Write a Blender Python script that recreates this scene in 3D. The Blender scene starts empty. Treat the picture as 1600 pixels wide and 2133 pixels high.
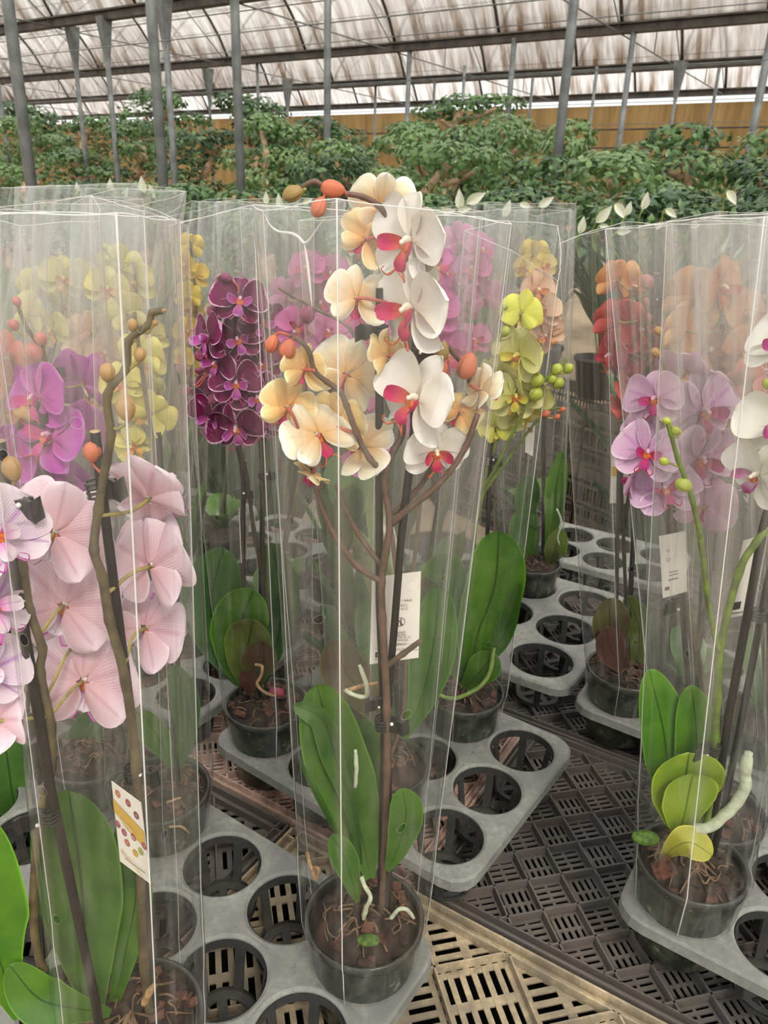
import bpy, math, random
from mathutils import Vector as V, Matrix as M, noise as NZ
random.seed(7)
SC = bpy.context.scene
COL = SC.collection
# ---------------------------------------------------------------- camera model (f in px of the 1600x2133 frame)
TH, RO, FPX, HC = math.radians(22.1), math.radians(2.04), 1600.0, 1.55
CF = V((0, math.cos(TH), -math.sin(TH))); R0 = V((1, 0, 0)); U0 = V((0, math.sin(TH), math.cos(TH)))
CR = math.cos(RO)*R0 + math.sin(RO)*U0; CU = -math.sin(RO)*R0 + math.cos(RO)*U0
CC = V((0, 0, HC))
def ray(x, y): return CF + (x-800)/FPX*CR - (y-1066.5)/FPX*CU
def aty(x, y, Y): d = ray(x, y); return CC + d*(Y/d.y)
def atz(x, y, z): d = ray(x, y); return CC + d*((z-HC)/d.z)
def depth(p): return (p-CC).dot(CF)
cam_d = bpy.data.cameras.new('camera'); cam = bpy.data.objects.new('camera', cam_d); COL.objects.link(cam)
m = M.Identity(4)
for i in range(3):
    m[i][0], m[i][1], m[i][2], m[i][3] = CR[i], CU[i], -CF[i], CC[i]
cam.matrix_world = m
cam_d.sensor_fit = 'HORIZONTAL'; cam_d.sensor_width = 36.0; cam_d.lens = 36.0*FPX/1600
cam_d.clip_start = .01; cam_d.clip_end = 300
cam_d.dof.use_dof = True; cam_d.dof.focus_distance = .66; cam_d.dof.aperture_fstop = 26
SC.camera = cam
# ---------------------------------------------------------------- materials
def lin(c):
    return tuple((x/255/12.92 if x/255 <= .04045 else ((x/255+.055)/1.055)**2.4) for x in c) + (1.0,)
class NT:
    def __init__(s, name):
        s.m = bpy.data.materials.new(name); s.m.use_nodes = True; s.t = s.m.node_tree; s.t.nodes.clear()
        s.out = s.n('ShaderNodeOutputMaterial')
    def n(s, k, **kw):
        o = s.t.nodes.new(k)
        for a, v in kw.items(): setattr(o, a, v)
        return o
    def l(s, a, b): s.t.links.new(a, b)
    def val(s, sock, v):
        if hasattr(v, 'is_output') or isinstance(v, bpy.types.NodeSocket): s.l(v, sock)
        else: sock.default_value = v
    def math(s, op, a, b=0.0, c=None, clamp=False):
        o = s.n('ShaderNodeMath', operation=op, use_clamp=clamp); s.val(o.inputs[0], a); s.val(o.inputs[1], b)
        if c is not None: s.val(o.inputs[2], c)
        return o.outputs[0]
    def mix(s, f, a, b, bt='MIX'):
        o = s.n('ShaderNodeMix', data_type='RGBA', blend_type=bt); s.val(o.inputs[0], f); s.val(o.inputs[6], a); s.val(o.inputs[7], b)
        return o.outputs[2]
    def mixs(s, f, a, b):
        o = s.n('ShaderNodeMixShader'); s.val(o.inputs[0], f); s.l(a, o.inputs[1]); s.l(b, o.inputs[2]); return o.outputs[0]
    def ramp(s, f, lo, hi):
        o = s.n('ShaderNodeMapRange'); s.l(f, o.inputs[0]); o.inputs[1].default_value = lo; o.inputs[2].default_value = hi; return o.outputs[0]
    def coord(s, which='Object', scale=(1, 1, 1)):
        c = s.n('ShaderNodeTexCoord'); mp = s.n('ShaderNodeMapping'); s.l(c.outputs[which], mp.inputs[0]); mp.inputs[3].default_value = scale
        return mp.outputs[0]
    def noise(s, vec, scale, detail=3, rough=.55):
        o = s.n('ShaderNodeTexNoise'); s.l(vec, o.inputs['Vector']); o.inputs['Scale'].default_value = scale
        o.inputs['Detail'].default_value = detail; o.inputs['Roughness'].default_value = rough; return o.outputs[0]
    def princ(s, col, rough=.5, metal=0., **kw):
        o = s.n('ShaderNodeBsdfPrincipled'); s.val(o.inputs['Base Color'], col); s.val(o.inputs['Roughness'], rough); o.inputs['Metallic'].default_value = metal
        for k, v in kw.items(): s.val(o.inputs[k], v)
        return o
    def fin(s, sh): s.l(sh, s.out.inputs[0]); return s.m
def plain(name, c, rough=.5, var=.25, scale=40, c2=None, metal=0., bump=0., spec=.5, coat=0.):
    t = NT(name); v = t.coord(); f = t.noise(v, scale)
    c2 = c2 or tuple(x*(1-var) for x in c)
    col = t.mix(t.ramp(f, .35, .65), lin(c), lin(c2)); p = t.princ(col, rough, metal); p.inputs['Specular IOR Level'].default_value = spec
    if coat: p.inputs['Coat Weight'].default_value = coat
    if bump:
        b = t.n('ShaderNodeBump'); b.inputs['Strength'].default_value = bump; b.inputs['Distance'].default_value = .003; t.l(f, b.inputs['Height']); t.l(b.outputs[0], p.inputs['Normal'])
    return t.fin(p.outputs[0])
def petal_mat(name, base, core, vein, margin=None, vs=.35, tr=.3, vfreq=5.0, mw=.16):
    t = NT(name); uv = t.n('ShaderNodeUVMap'); sep = t.n('ShaderNodeSeparateXYZ'); t.l(uv.outputs[0], sep.inputs[0]); u, v = sep.outputs[0], sep.outputs[1]
    ob = t.coord(); nz = t.noise(ob, 90, 2)
    cu = t.math('SUBTRACT', u, .5); au = t.math('ABSOLUTE', cu)
    # veins fan out from the base of the petal
    ph = t.math('ADD', t.math('MULTIPLY', au, vfreq*12.566), t.math('MULTIPLY', nz, 3.0))
    w = t.math('POWER', t.math('ABSOLUTE', t.math('SINE', ph)), 7.0)
    w = t.math('MULTIPLY', w, t.ramp(v, 1.0, .35))
    col = t.mix(t.ramp(v, .05, .75), lin(core), lin(base))
    col = t.mix(t.math('MULTIPLY', w, vs, clamp=True), col, lin(vein))
    col = t.mix(t.math('MULTIPLY', t.ramp(nz, .4, .7), .12), col, lin(tuple(c*.9 for c in base)))
    col = t.mix(t.math('MULTIPLY', t.ramp(au, .07, .0), vs*.8), col, lin(vein))
    if margin:
        e = t.math('MAXIMUM', t.math('MULTIPLY', au, 2.0), v)
        e = t.math('ADD', e, t.math('MULTIPLY', t.math('SUBTRACT', t.noise(ob, 300, 2), .5), .12))
        col = t.mix(t.ramp(e, 1.0-mw, 1.0-mw*.35), col, lin(margin))
    p = t.princ(col, .55); p.inputs['Specular IOR Level'].default_value = .25
    d = t.n('ShaderNodeBsdfTranslucent'); t.l(col, d.inputs[0])
    return t.fin(t.mixs(tr, p.outputs[0], d.outputs[0]))
def leaf_mat(name, a, b, rough=.3, tr=.12):
    t = NT(name); uv = t.n('ShaderNodeUVMap'); sep = t.n('ShaderNodeSeparateXYZ'); t.l(uv.outputs[0], sep.inputs[0])
    au = t.math('ABSOLUTE', t.math('SUBTRACT', sep.outputs[0], .5)); ob = t.coord(); nz = t.noise(ob, 22, 4); fine = t.noise(t.coord('UV', (60, 4, 1)), 3, 2)
    col = t.mix(t.ramp(nz, .3, .7), lin(a), lin(b))
    col = t.mix(t.ramp(au, .03, .0), col, lin(tuple(x*.55 for x in b)))
    col = t.mix(t.ramp(au, .46, .5), col, lin(tuple(min(255, x*1.25) for x in a)))
    col = t.mix(t.math('MULTIPLY', fine, .25), col, lin(tuple(x*.8 for x in b)))
    p = t.princ(col, rough); p.inputs['Coat Weight'].default_value = .15
    d = t.n('ShaderNodeBsdfTranslucent'); t.l(col, d.inputs[0])
    return t.fin(t.mixs(tr, p.outputs[0], d.outputs[0]))
def film_mat(name):
    t = NT(name); uv = t.n('ShaderNodeUVMap'); sep = t.n('ShaderNodeSeparateXYZ'); t.l(uv.outputs[0], sep.inputs[0])
    ah = t.n('ShaderNodeAttribute', attribute_name='haze').outputs['Fac']; ag = t.n('ShaderNodeAttribute', attribute_name='sheen').outputs['Fac']
    # round punched vent holes on a loose lattice (uv in metres)
    fu = t.math('MULTIPLY', sep.outputs[0], 1/.115); row = t.math('FLOOR', fu); cx = t.math('MULTIPLY', t.math('SUBTRACT', t.math('SUBTRACT', fu, row), .5), .115)
    cy = t.math('MULTIPLY', t.math('SUBTRACT', t.math('FRACT', t.math('ADD', t.math('MULTIPLY', sep.outputs[1], 1/.12), t.math('MULTIPLY', row, .37))), .5), .12)
    r = t.math('SQRT', t.math('ADD', t.math('MULTIPLY', cx, cx), t.math('MULTIPLY', cy, cy)))
    hole = t.math('LESS_THAN', r, .0041); rim = t.math('LESS_THAN', r, .0046)
    lw = t.n('ShaderNodeLayerWeight'); lw.inputs[0].default_value = .5; f2 = t.math('POWER', lw.outputs['Facing'], 4.0)
    hz = t.math('MULTIPLY', ah, t.math('ADD', 1.0, t.math('MULTIPLY', f2, 1.6))); hz = t.math('ADD', hz, t.math('MULTIPLY', rim, .3), clamp=True)
    tr = t.n('ShaderNodeBsdfTransparent'); tr.inputs[0].default_value = (.985, .985, .985, 1)
    df = t.n('ShaderNodeBsdfDiffuse'); df.inputs[0].default_value = (.72, .73, .69, 1)
    tl = t.n('ShaderNodeBsdfTranslucent'); tl.inputs[0].default_value = (.72, .73, .69, 1)
    sc = t.mixs(.5, df.outputs[0], tl.outputs[0])
    gl = t.n('ShaderNodeBsdfGlossy'); gl.inputs['Roughness'].default_value = .13
    sh = t.mixs(hz, tr.outputs[0], sc); sh = t.mixs(t.math('ADD', t.math('ADD', .03, ag), t.math('MULTIPLY', f2, .45), clamp=True), sh, gl.outputs[0])
    return t.fin(t.mixs(hole, sh, tr.outputs[0]))
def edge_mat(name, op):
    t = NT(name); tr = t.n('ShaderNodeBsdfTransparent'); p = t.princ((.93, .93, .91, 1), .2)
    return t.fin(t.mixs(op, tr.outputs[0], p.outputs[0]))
def pot_mat(name):
    t = NT(name); v = t.coord(); a = t.noise(v, 34, 5, .7); b = t.noise(v, 58, 4, .6); c = t.noise(v, 16, 3)
    col = t.mix(t.ramp(a, .42, .62), lin((30, 31, 28)), lin((80, 86, 68)))
    col = t.mix(t.ramp(b, .6, .7), col, lin((138, 142, 124))); col = t.mix(t.ramp(c, .55, .7), col, lin((24, 21, 20)))
    p = t.princ(col, .3); p.inputs['Coat Weight'].default_value = .15
    return t.fin(p.outputs[0])
def dirty_plastic(name, base, dirt, amt=.5, rough=.42, scale=9):
    t = NT(name); v = t.coord(); a = t.noise(v, scale, 5, .65); b = t.noise(v, scale*7, 4, .7)
    f = t.math('MULTIPLY', t.ramp(a, .38, .68), t.ramp(b, .3, .7)); f = t.math('ADD', t.math('MULTIPLY', f, amt), amt*.25, clamp=True)
    col = t.mix(f, lin(base), lin(dirt)); p = t.princ(col, t.math('ADD', rough, t.math('MULTIPLY', f, .4))); p.inputs['Specular IOR Level'].default_value = .4
    return t.fin(p.outputs[0])
MT = {}
def mk():
    MT['film'] = film_mat('sleeve_film'); MT['edge'] = edge_mat('film_edge_glint', .62); MT['edge_soft'] = edge_mat('film_fold', .38); MT['pot'] = pot_mat('clear_pot')
    MT['rim'] = plain('pot_rim', (66, 67, 62), .2, .3, 60)
    MT['bark'] = plain('bark', (62, 45, 34), .85, .6, 60, bump=.6); MT['bark2'] = plain('bark_red', (104, 66, 50), .85, .5, 120, bump=.5)
    MT['moss'] = plain('moss', (86, 120, 40), .8, .4, 200)
    MT['stake'] = plain('stake', (30, 23, 24), .6, .3, 80, bump=.2); MT['clip'] = plain('clip', (38, 40, 40), .3, .2, 50)
    MT['cut'] = plain('cut_wood', (205, 180, 140), .8, .2, 90)
    MT['stem_brown'] = plain('stem_brown', (112, 84, 74), .6, .35, 90, (84, 70, 52), bump=.15); MT['stem_green'] = plain('stem_green', (112, 136, 52), .5, .3, 70, (88, 100, 50))
    MT['stem_dark'] = plain('stem_dark', (66, 56, 44), .55, .3, 70); MT['stem_olive'] = plain('stem_olive', (104, 92, 62), .55, .3, 70, (72, 62, 46))
    MT['ped_green'] = plain('pedicel_green', (168, 156, 88), .5, .2, 70); MT['ped_red'] = plain('pedicel_red', (206, 104, 84), .5, .25, 70)
    MT['root_brown'] = plain('root_brown', (128, 98, 72), .8, .4, 120, bump=.3); MT['root_pale'] = plain('root_pale', (196, 204, 176), .7, .15, 120, bump=.2); MT['root_tan'] = plain('root_tan', (186, 150, 104), .7, .3, 120, bump=.2); MT['root_green'] = plain('root_green', (140, 168, 82), .5, .2, 60)
    MT['bud_orange'] = plain('bud_orange', (206, 126, 92), .55, .2, 90, (186, 92, 66)); MT['bud_olive'] = plain('bud_olive', (158, 136, 76), .5, .25, 60, (134, 104, 62)); MT['bud_tan'] = plain('bud_tan', (186, 156, 98), .5, .2, 60, (164, 116, 78))
    MT['bud_lime'] = plain('bud_lime', (178, 190, 76), .45, .2, 60); MT['bud_purple'] = plain('bud_purple', (146, 62, 98), .5, .25, 60); MT['bud_salmon'] = plain('bud_salmon', (208, 122, 112), .5, .2, 60)
    MT['leaf'] = leaf_mat('leaf_green', (88, 130, 40), (54, 98, 30)); MT['leaf_bright'] = leaf_mat('leaf_bright', (100, 152, 36), (62, 116, 26)); MT['leaf_mid'] = leaf_mat('leaf_mid', (84, 122, 52), (54, 94, 40))
    MT['leaf_lime'] = leaf_mat('leaf_lime', (150, 172, 48), (124, 156, 44)); MT['leaf_yellow'] = leaf_mat('leaf_yellow', (196, 188, 70), (150, 156, 48)); MT['leaf_deep'] = leaf_mat('leaf_deep', (62, 104, 44), (44, 82, 36))
    MT['leaf_olive'] = leaf_mat('leaf_olive', (96, 124, 44), (84, 84, 40)); MT['leaf_red'] = leaf_mat('leaf_red', (92, 58, 44), (70, 44, 36)); MT['leaf_redgreen'] = leaf_mat('leaf_redgreen', (86, 98, 44), (84, 54, 40))
    MT['tray'] = dirty_plastic('tray_grey', (100, 102, 102), (168, 167, 158), .75, .5, 16); MT['cup'] = dirty_plastic('tray_cup', (46, 50, 54), (120, 112, 98), .35, .4, 14)
    MT['crate_sand'] = dirty_plastic('crate_sandy', (84, 82, 80), (206, 186, 152), 1.1, .45, 8); MT['crate'] = dirty_plastic('crate_black', (88, 87, 87), (126, 108, 92), .5, .35, 11)
    MT['crate_pink'] = dirty_plastic('crate_pink', (96, 86, 82), (224, 190, 172), 1.2, .45, 8); MT['crate_far'] = dirty_plastic('crate_far', (50, 49, 48), (150, 130, 106), .4, .45, 6); MT['crate_shade_dark'] = plain('crate_shade_dark', (26, 25, 24), .7, .3, 20)  # near-black crate copy puts the shade below the slots into the colour
    MT['paper'] = plain('tag_paper', (238, 234, 224), .5, .03, 40); MT['ink'] = plain('ink', (52, 48, 52), .6, .1, 40); MT['ink_soft'] = plain('ink_soft', (130, 122, 122), .6, .1, 40)
    MT['gold'] = plain('tag_gold', (214, 172, 66), .5, .05, 60); MT['white'] = plain('white_plastic', (244, 243, 240), .35, .03, 60); MT['ink_red'] = plain('ink_red', (168, 70, 90), .6, .1, 60)
    MT['black'] = plain('black_plastic', (46, 46, 46), .4, .2, 30)
# ---------------------------------------------------------------- mesh builder
class MB:
    def __init__(s): s.v = []; s.f = []; s.mi = []; s.uv = []
    def add(s, vs, fs, mi=0, uv=None):
        o = len(s.v); s.v += [V(p) for p in vs]; s.f += [tuple(i+o for i in f) for f in fs]; s.mi += [mi]*len(fs)
        s.uv += (uv if uv else [(0, 0)]*len(vs)); return s
    def tube(s, pts, r, n=8, mi=0, cap=True):
        pts = [V(p) for p in pts]; k = len(pts); R = r if isinstance(r, (list, tuple)) else [r]*k
        vs = []; uv = []; a = None; L = 0
        for i, p in enumerate(pts):
            t = (pts[min(i+1, k-1)]-pts[max(i-1, 0)]); t = t.normalized() if t.length > 1e-9 else V((0, 0, 1))
            if a is None: a = t.cross(V((0, .3, 1)) if abs(t.z) < .95 else V((1, 0, 0))).normalized()
            a = (a - t*a.dot(t)).normalized(); b = t.cross(a)
            if i: L += (p-pts[i-1]).length
            for j in range(n):
                q = 2*math.pi*j/n; vs.append(p+(a*math.cos(q)+b*math.sin(q))*R[i]); uv.append((j/n, L))
        fs = [(i*n+j, i*n+(j+1) % n, (i+1)*n+(j+1) % n, (i+1)*n+j) for i in range(k-1) for j in range(n)]
        if cap: fs += [tuple(range(n))[::-1], tuple((k-1)*n+j for j in range(n))]
        return s.add(vs, fs, mi, uv)
    def box(s, c, h, ax=None, mi=0):
        c = V(c); X, Y, Z = ax if ax else (V((1, 0, 0)), V((0, 1, 0)), V((0, 0, 1)))
        vs = [c+X*(h[0]*i)+Y*(h[1]*j)+Z*(h[2]*k) for i in (-1, 1) for j in (-1, 1) for k in (-1, 1)]
        return s.add(vs, [(0, 1, 3, 2), (4, 6, 7, 5), (0, 4, 5, 1), (2, 3, 7, 6), (0, 2, 6, 4), (1, 5, 7, 3)], mi)
    def lathe(s, prof, c=(0, 0, 0), n=24, mi=0, fn=None, ax=None):
        c = V(c); X, Y, Z = ax if ax else (V((1, 0, 0)), V((0, 1, 0)), V((0, 0, 1))); vs = []
        for r, z in prof:
            for j in range(n):
                q = 2*math.pi*j/n; rr = r*(fn(q, z) if fn else 1); vs.append(c+X*(rr*math.cos(q))+Y*(rr*math.sin(q))+Z*z)
        k = len(prof); fs = [(i*n+j, i*n+(j+1) % n, (i+1)*n+(j+1) % n, (i+1)*n+j) for i in range(k-1) for j in range(n)]
        return s.add(vs, fs, mi, [(j/n, i/k) for i in range(k) for j in range(n)])
    def grid(s, P, nu, nv, mi=0, flip=False):
        vs = []; uv = []
        for j in range(nv+1):
            for i in range(nu+1):
                p, t = P(i/nu, j/nv); vs.append(p); uv.append(t)
        w = nu+1; fs = [(j*w+i, j*w+i+1, (j+1)*w+i+1, (j+1)*w+i) for j in range(nv) for i in range(nu)]
        if flip: fs = [f[::-1] for f in fs]
        return s.add(vs, fs, mi, uv)
    def ball(s, c, r, mi=0, n=8, ax=None):
        pr = [(math.sin(math.pi*i/n), -math.cos(math.pi*i/n)) for i in range(n+1)]
        r = r if isinstance(r, (tuple, list)) else (r, r, r); c = V(c); X, Y, Z = ax if ax else (V((1, 0, 0)), V((0, 1, 0)), V((0, 0, 1)))
        return s.lathe([(a, b) for a, b in pr], c, n+2, mi, ax=(X*r[0], Y*r[1], Z*r[2]))
    def mesh(s, name, mats, smooth=True, off=None):
        me = bpy.data.meshes.new(name); off = off or V((0, 0, 0))
        me.from_pydata([tuple(p-off) for p in s.v], [], s.f)
        for q in mats: me.materials.append(q)
        me.polygons.foreach_set('material_index', s.mi); me.polygons.foreach_set('use_smooth', [smooth]*len(s.f))
        ul = me.uv_layers.new(name='UVMap'); li = [0]*len(me.loops); me.loops.foreach_get('vertex_index', li)
        flat = []
        for i in li: flat += s.uv[i]
        ul.data.foreach_set('uv', flat); me.update(); return me
    def build(s, name, mats, parent=None, smooth=True, org=None):
        mats = mats if isinstance(mats, (list, tuple)) else [mats]
        off = worldloc(parent) if parent else (V(org) if org is not None else V((0, 0, 0)))
        o = bpy.data.objects.new(name, s.mesh(name, mats, smooth, off)); COL.objects.link(o)
        if parent: o.parent = parent
        else: o.location = off
        return o
LOC = {}
def worldloc(o):
    while o.parent: o = o.parent
    return V(o.location)
def tag(o, label, cat=None, group=None, kind=None):
    if label: o['label'] = label
    if cat: o['category'] = cat
    if group: o['group'] = group
    if kind: o['kind'] = kind
    return o
def empty(name, loc, label, cat, group=None):
    o = bpy.data.objects.new(name, None); COL.objects.link(o); o.location = loc; o.empty_display_size = .02
    return tag(o, label, cat, group)
def copy_tree(o, parent=None, link=True):
    c = o.copy(); COL.objects.link(c)
    if parent: c.parent = parent
    for ch in list(KIDS.get(o.name, [])): copy_tree(ch, c)
    return c
KIDS = {}
def kids_of(o):
    KIDS.clear()
    def walk(q):
        KIDS[q.name] = list(q.children)
        for c in q.children: walk(c)
    walk(o)
def spline(pts, per=6):
    pts = [V(p) for p in pts]
    if len(pts) < 3: 
        return [pts[0].lerp(pts[-1], i/per) for i in range(per+1)]
    P = [pts[0]*2-pts[1]]+pts+[pts[-1]*2-pts[-2]]; out = []
    for i in range(1, len(P)-2):
        a, b, c, d = P[i-1], P[i], P[i+1], P[i+2]
        for k in range(per):
            t = k/per; out.append(.5*((2*b)+(c-a)*t+(2*a-5*b+4*c-d)*t*t+(3*b-3*c+d-a)*t**3))
    out.append(pts[-1]); return out
# ---------------------------------------------------------------- orchid flowers
def p_broad(v): return 1.12*max(0., v)**.42*max(0., 1-v**4.2)**.5
def p_sepal(v): return 1.22*max(0., v)**.55*max(0., 1-v**2.7)**.6
def p_lip(v): return (1.0*math.sin(math.pi*min(1, v**1.25)*.5)**.9)*max(0, 1-v**5)**.5
def petal(mb, ang, L, W, prof, curl, cup, seed, mf=0, mback=1, r0=.003, z0=0., fwd=0., nu=8, nv=10, wav=.05, th=.0007):
    rnd = random.Random(seed); k1, k2 = rnd.uniform(0, 9), rnd.uniform(0, 9); ca, sa = math.cos(ang), math.sin(ang)
    def surf(side):
        def P(a, b):
            u = a*2-1; v = 1-(1-b)**1.35; w = W*prof(v); x = u*w; y = r0+L*v
            edge = max(abs(u), v); th_ = th*(1-edge**6)
            z = z0+cup*W*(u*u)*prof(v)-curl*L*v*v+fwd*L*v+wav*L*(math.sin(k1+u*2.6+v*3)*.5+math.sin(k2+v*5-u*4)*.5)*v*(.3+abs(u))
            z += .03*W*math.exp(-(u*5)**2)*(1-v)
            z -= side*th_
            return V((x*ca+y*sa, y*ca-x*sa, z)), (a, v)
        return P
    mb.grid(surf(0), nu, nv, mf, flip=False); mb.grid(surf(1), nu, nv, mback, flip=True)
FL = {}
KIND = {}
def kind(name, front, back, lip, col, open_=0., pet=(.040, .024), sep=(.040, .0125), lipsc=1., ped='ped_green'): KIND[name] = dict(front=front, back=back, lip=lip, col=col, pet=pet, sep=sep, lipsc=lipsc, ped=ped)
def flower_data(kd, var):
    key = (kd, var)
    if key in FL: return FL[key]
    K = KIND[kd]; r = random.Random(hash(kd) % 1000+var*17 if False else sum(map(ord, kd))+var*17); pl, pw = K['pet']; sl, sw = K['sep']
    op = r.uniform(.0, .18)
    a = MB(); s = var*31
    for i, ang in enumerate((0, math.radians(128), math.radians(-128))):
        petal(a, ang+r.uniform(-.12, .12), sl*r.uniform(.92, 1.06), sw, p_sepal, op+r.uniform(-.1, .2), .5+r.uniform(-.3, .3), s+i, z0=-.0012)
    for i, ang in enumerate((math.radians(66), math.radians(-66))):
        petal(a, ang+r.uniform(-.1, .1), pl*r.uniform(.95, 1.07), pw*r.uniform(.92, 1.06), p_broad, r.uniform(-.22, .18), r.uniform(.05, .4), s+7+i, z0=.0012, nu=10, nv=11, wav=.07)
    me = a.mesh('flower', [K['front'], K['back']])
    b = MB(); q = K['lipsc']
    for i, ang in enumerate((math.radians(100), math.radians(-100))):   # side lobes stand up and curve in
        petal(b, ang, .015*q, .008*q, p_broad, -.9, .5, s+20+i, 0, 0, r0=.002, z0=.004, fwd=.35, nu=6, nv=7, wav=.08, th=.0008)
    petal(b, math.pi, .022*q, .0085*q, p_lip, .75, -.45, s+25, 0, 0, r0=.001, z0=.004, fwd=1.0, nu=6, nv=9, wav=.08, th=.0009)
    for sx in (-1, 1):
        b.tube(spline([V((sx*.004*q, -.022*q, .008*q)), V((sx*.009*q, -.028*q, .010*q)), V((sx*.012*q, -.024*q, .016*q)), V((sx*.007*q, -.019*q, .019*q))], 4), [.0009]*4+[.0007]*4+[.0005]*4+[.0002], 5)
    b.ball((0, -.003, .0068), (.0056*q, .0052*q, .0035*q), 1, 8)
    lm = b.mesh('lip', [K['lip'], MT['lip_core']])
    c = MB(); c.ball((0, .0025, .0065), (.0032, .0042, .0062), 0, 8); c.ball((0, .001, .0125), (.0026, .0026, .0024), 0, 6)
    cm = c.mesh('column', [K['col']])
    FL[key] = (me, lm, cm); return FL[key]
def bud_mesh():
    r = random.Random(3); a = MB()
    pr = [(.0001, -1.0), (.28, -.97), (.62, -.72), (.86, -.36), (1.0, .0), (.95, .36), (.74, .68), (.42, .9), (.0001, 1.0)]
    a.lathe(pr, n=36, fn=lambda q, z: 1+.055*math.cos(3*q)-.20*max(0, math.cos(3*q))**20*(1 if abs(z) < .9 else .3)+.012*math.sin(11*q))
    return a
def orient(face, roll=0., up=V((0, 0, 1))):
    z = V(face).normalized(); y = up-z*up.dot(z)
    if y.length < 1e-3: y = V((0, 1, 0))-z*z.y
    y.normalize(); x = y.cross(z); R = M((x, y, z)).transposed(); return R @ M.Rotation(math.radians(roll), 3, 'Z')
class Plant:
    n = 0
    def __init__(s, name, label, X, Y, T=.80, zr=.86, group=None, stem='stem_olive', r=.060, cat='orchid', detail=True):
        Plant.n += 1; s.id = Plant.n; s.base = V((X, Y, T-.065)); s.Y = Y; s.zr = zr; s.stemmat = stem; s.seed = Plant.n*100; s.X = X
        s.root = empty(name, s.base, label, cat, group); s.stempts = []; s.rnd = random.Random(Plant.n); s.r = r; s.nf = 0
        z0 = T-.065; a = MB()
        prof = [(.0001, z0), (r*.76, z0), (r*.80, z0+.004), (r*.97, zr-.012), (r*.99, zr-.010)]
        a.lathe([(p, z) for p, z in prof], (X, Y, 0), 36); s.pot = a.build('pot', MT['pot'], s.root)
        a = MB(); a.lathe([(r*.985, zr-.013), (r*1.03, zr-.011), (r*1.04, zr-.001), (r*1.01, zr), (r*.96, zr-.002), (r*.95, zr-.014)], (X, Y, 0), 36); a.build('pot_rim', MT['rim'], s.pot)
        a = MB(); R = s.rnd
        def sub(u, v):
            q = u*2*math.pi; rr = v*r*.955; p = V((X+rr*math.cos(q), Y+rr*math.sin(q), 0)); p.z = zr-.012+.020*(1-v*v)+.008*NZ.noise(p*90)*(1-v**6)+.004*NZ.noise(p*260)*(1-v**6); return p, (u, v)
        a.grid(sub, 28, 9)
        a.build('substrate', MT['bark'], s.root)
        if detail:
            a = MB()
            for i in range(20):
                q = R.uniform(0, 6.28); rr = r*.9*math.sqrt(R.random()); c = V((X+rr*math.cos(q), Y+rr*math.sin(q), zr-.010+.020*(1-(rr/(r*.955))**2)+R.uniform(-.001, .004)))
                ax = M.Rotation(R.uniform(0, 6.28), 3, 'Z') @ M.Rotation(R.uniform(-.7, .7), 3, 'X'); h = (R.uniform(.003, .008), R.uniform(.003, .006), R.uniform(.0015, .004))
                cols = [V(ax.col[k]) for k in range(3)]; o = len(a.v); a.box(c, h, cols, R.choice((0, 0, 1)))
                for k in range(o, len(a.v)): a.v[k] += V((R.uniform(-1, 1), R.uniform(-1, 1), R.uniform(-1, 1)))*.0016
            a.build('bark_chips', [MT['bark2'], MT['bark']], s.root, False); a = MB()
            for i in range(26):
                q = R.uniform(0, 6.28); rr = r*R.uniform(.1, .8); dq = R.uniform(-1.2, 1.2); pt = []
                for k in range(5):
                    q2 = q+dq*k/4; r2 = min(r*.9, rr+R.uniform(-.006, .008)*k*.6); pt.append(V((X+r2*math.cos(q2), Y+r2*math.sin(q2), zr-.011+.020*(1-(r2/(r*.955))**2)+.004*math.sin(k*.8)+.002)))
                a.tube(spline(pt, 4), R.uniform(.0007, .0013), 5)
            a.build('roots', MT['root_brown'], s.root)
    def P(s, x, y, dy=0.): return aty(x, y, s.Y+dy)
    def pts(s, L): return [s.P(*q) for q in L]
    def stem(s, L, r0=.0032, r1=.0018, mat=None, name='flower_stem', root=False, per=6):
        p = s.pts(L)
        if not root and p[0].z < s.zr+.10 and len(p) > 3: p = [s.foot(p[0])]+p
        if root: p = [V((s.X+s.rnd.uniform(-.01, .01), s.Y+s.rnd.uniform(-.01, .01), s.zr-.012))]+p
        sp = spline(p, per); k = len(sp); a = MB()
        rr = []
        for i in range(k):
            t = i/(k-1); bump = 1+.22*(1 if (i % (per*1) == 0 and 0 < i < k-1) else 0); rr.append((r0+(r1-r0)*t)*bump)
        a.tube(sp, rr, 9); s.stempts += sp
        return a.build(name, MT[mat or s.stemmat], s.root)
    def foot(s, q):
        d = V((q.x-s.X, q.y-s.Y, 0)); m_ = s.r*.72
        if d.length > m_: d *= m_/d.length
        return V((s.X+d.x, s.Y+d.y, s.zr-.03))
    def stake(s, L, r=.0032, cut=True, flat=False):
        p = s.pts(L); p += [s.foot(p[-1])] if p[-1].z > s.zr-.02 else []; a = MB(); a.tube(p, r, 10)
        d = (p[0]-p[1]).normalized(); o = a.build('stake', MT['stake'], s.root)
        if cut: MB().tube([p[0], p[0]+d*.0008], r*.97, 10).build('cut_end', MT['cut'], o)
        return o
    def clip(s, x, y, dy=0., ang=0., sc=1.):
        c = s.P(x, y, dy); a = MB(); ca = math.cos(ang); sa = math.sin(ang); X = V((ca, -.25, sa)).normalized(); Z = V((-sa, 0, ca)); Y = X.cross(Z)*-1
        for dz in (-.004, -.0013, .0013, .004):
            ring = [c+X*(-.004*sc)+(X*math.cos(q)+Y*math.sin(q))*.0052*sc+Z*dz*sc for q in [k*math.pi/6 for k in range(13)]]
            a.tube(ring, .0009*sc, 5)
        a.box(c+X*.004*sc, (.004*sc, .003*sc, .0052*sc), (X, Y, Z)); 
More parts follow.
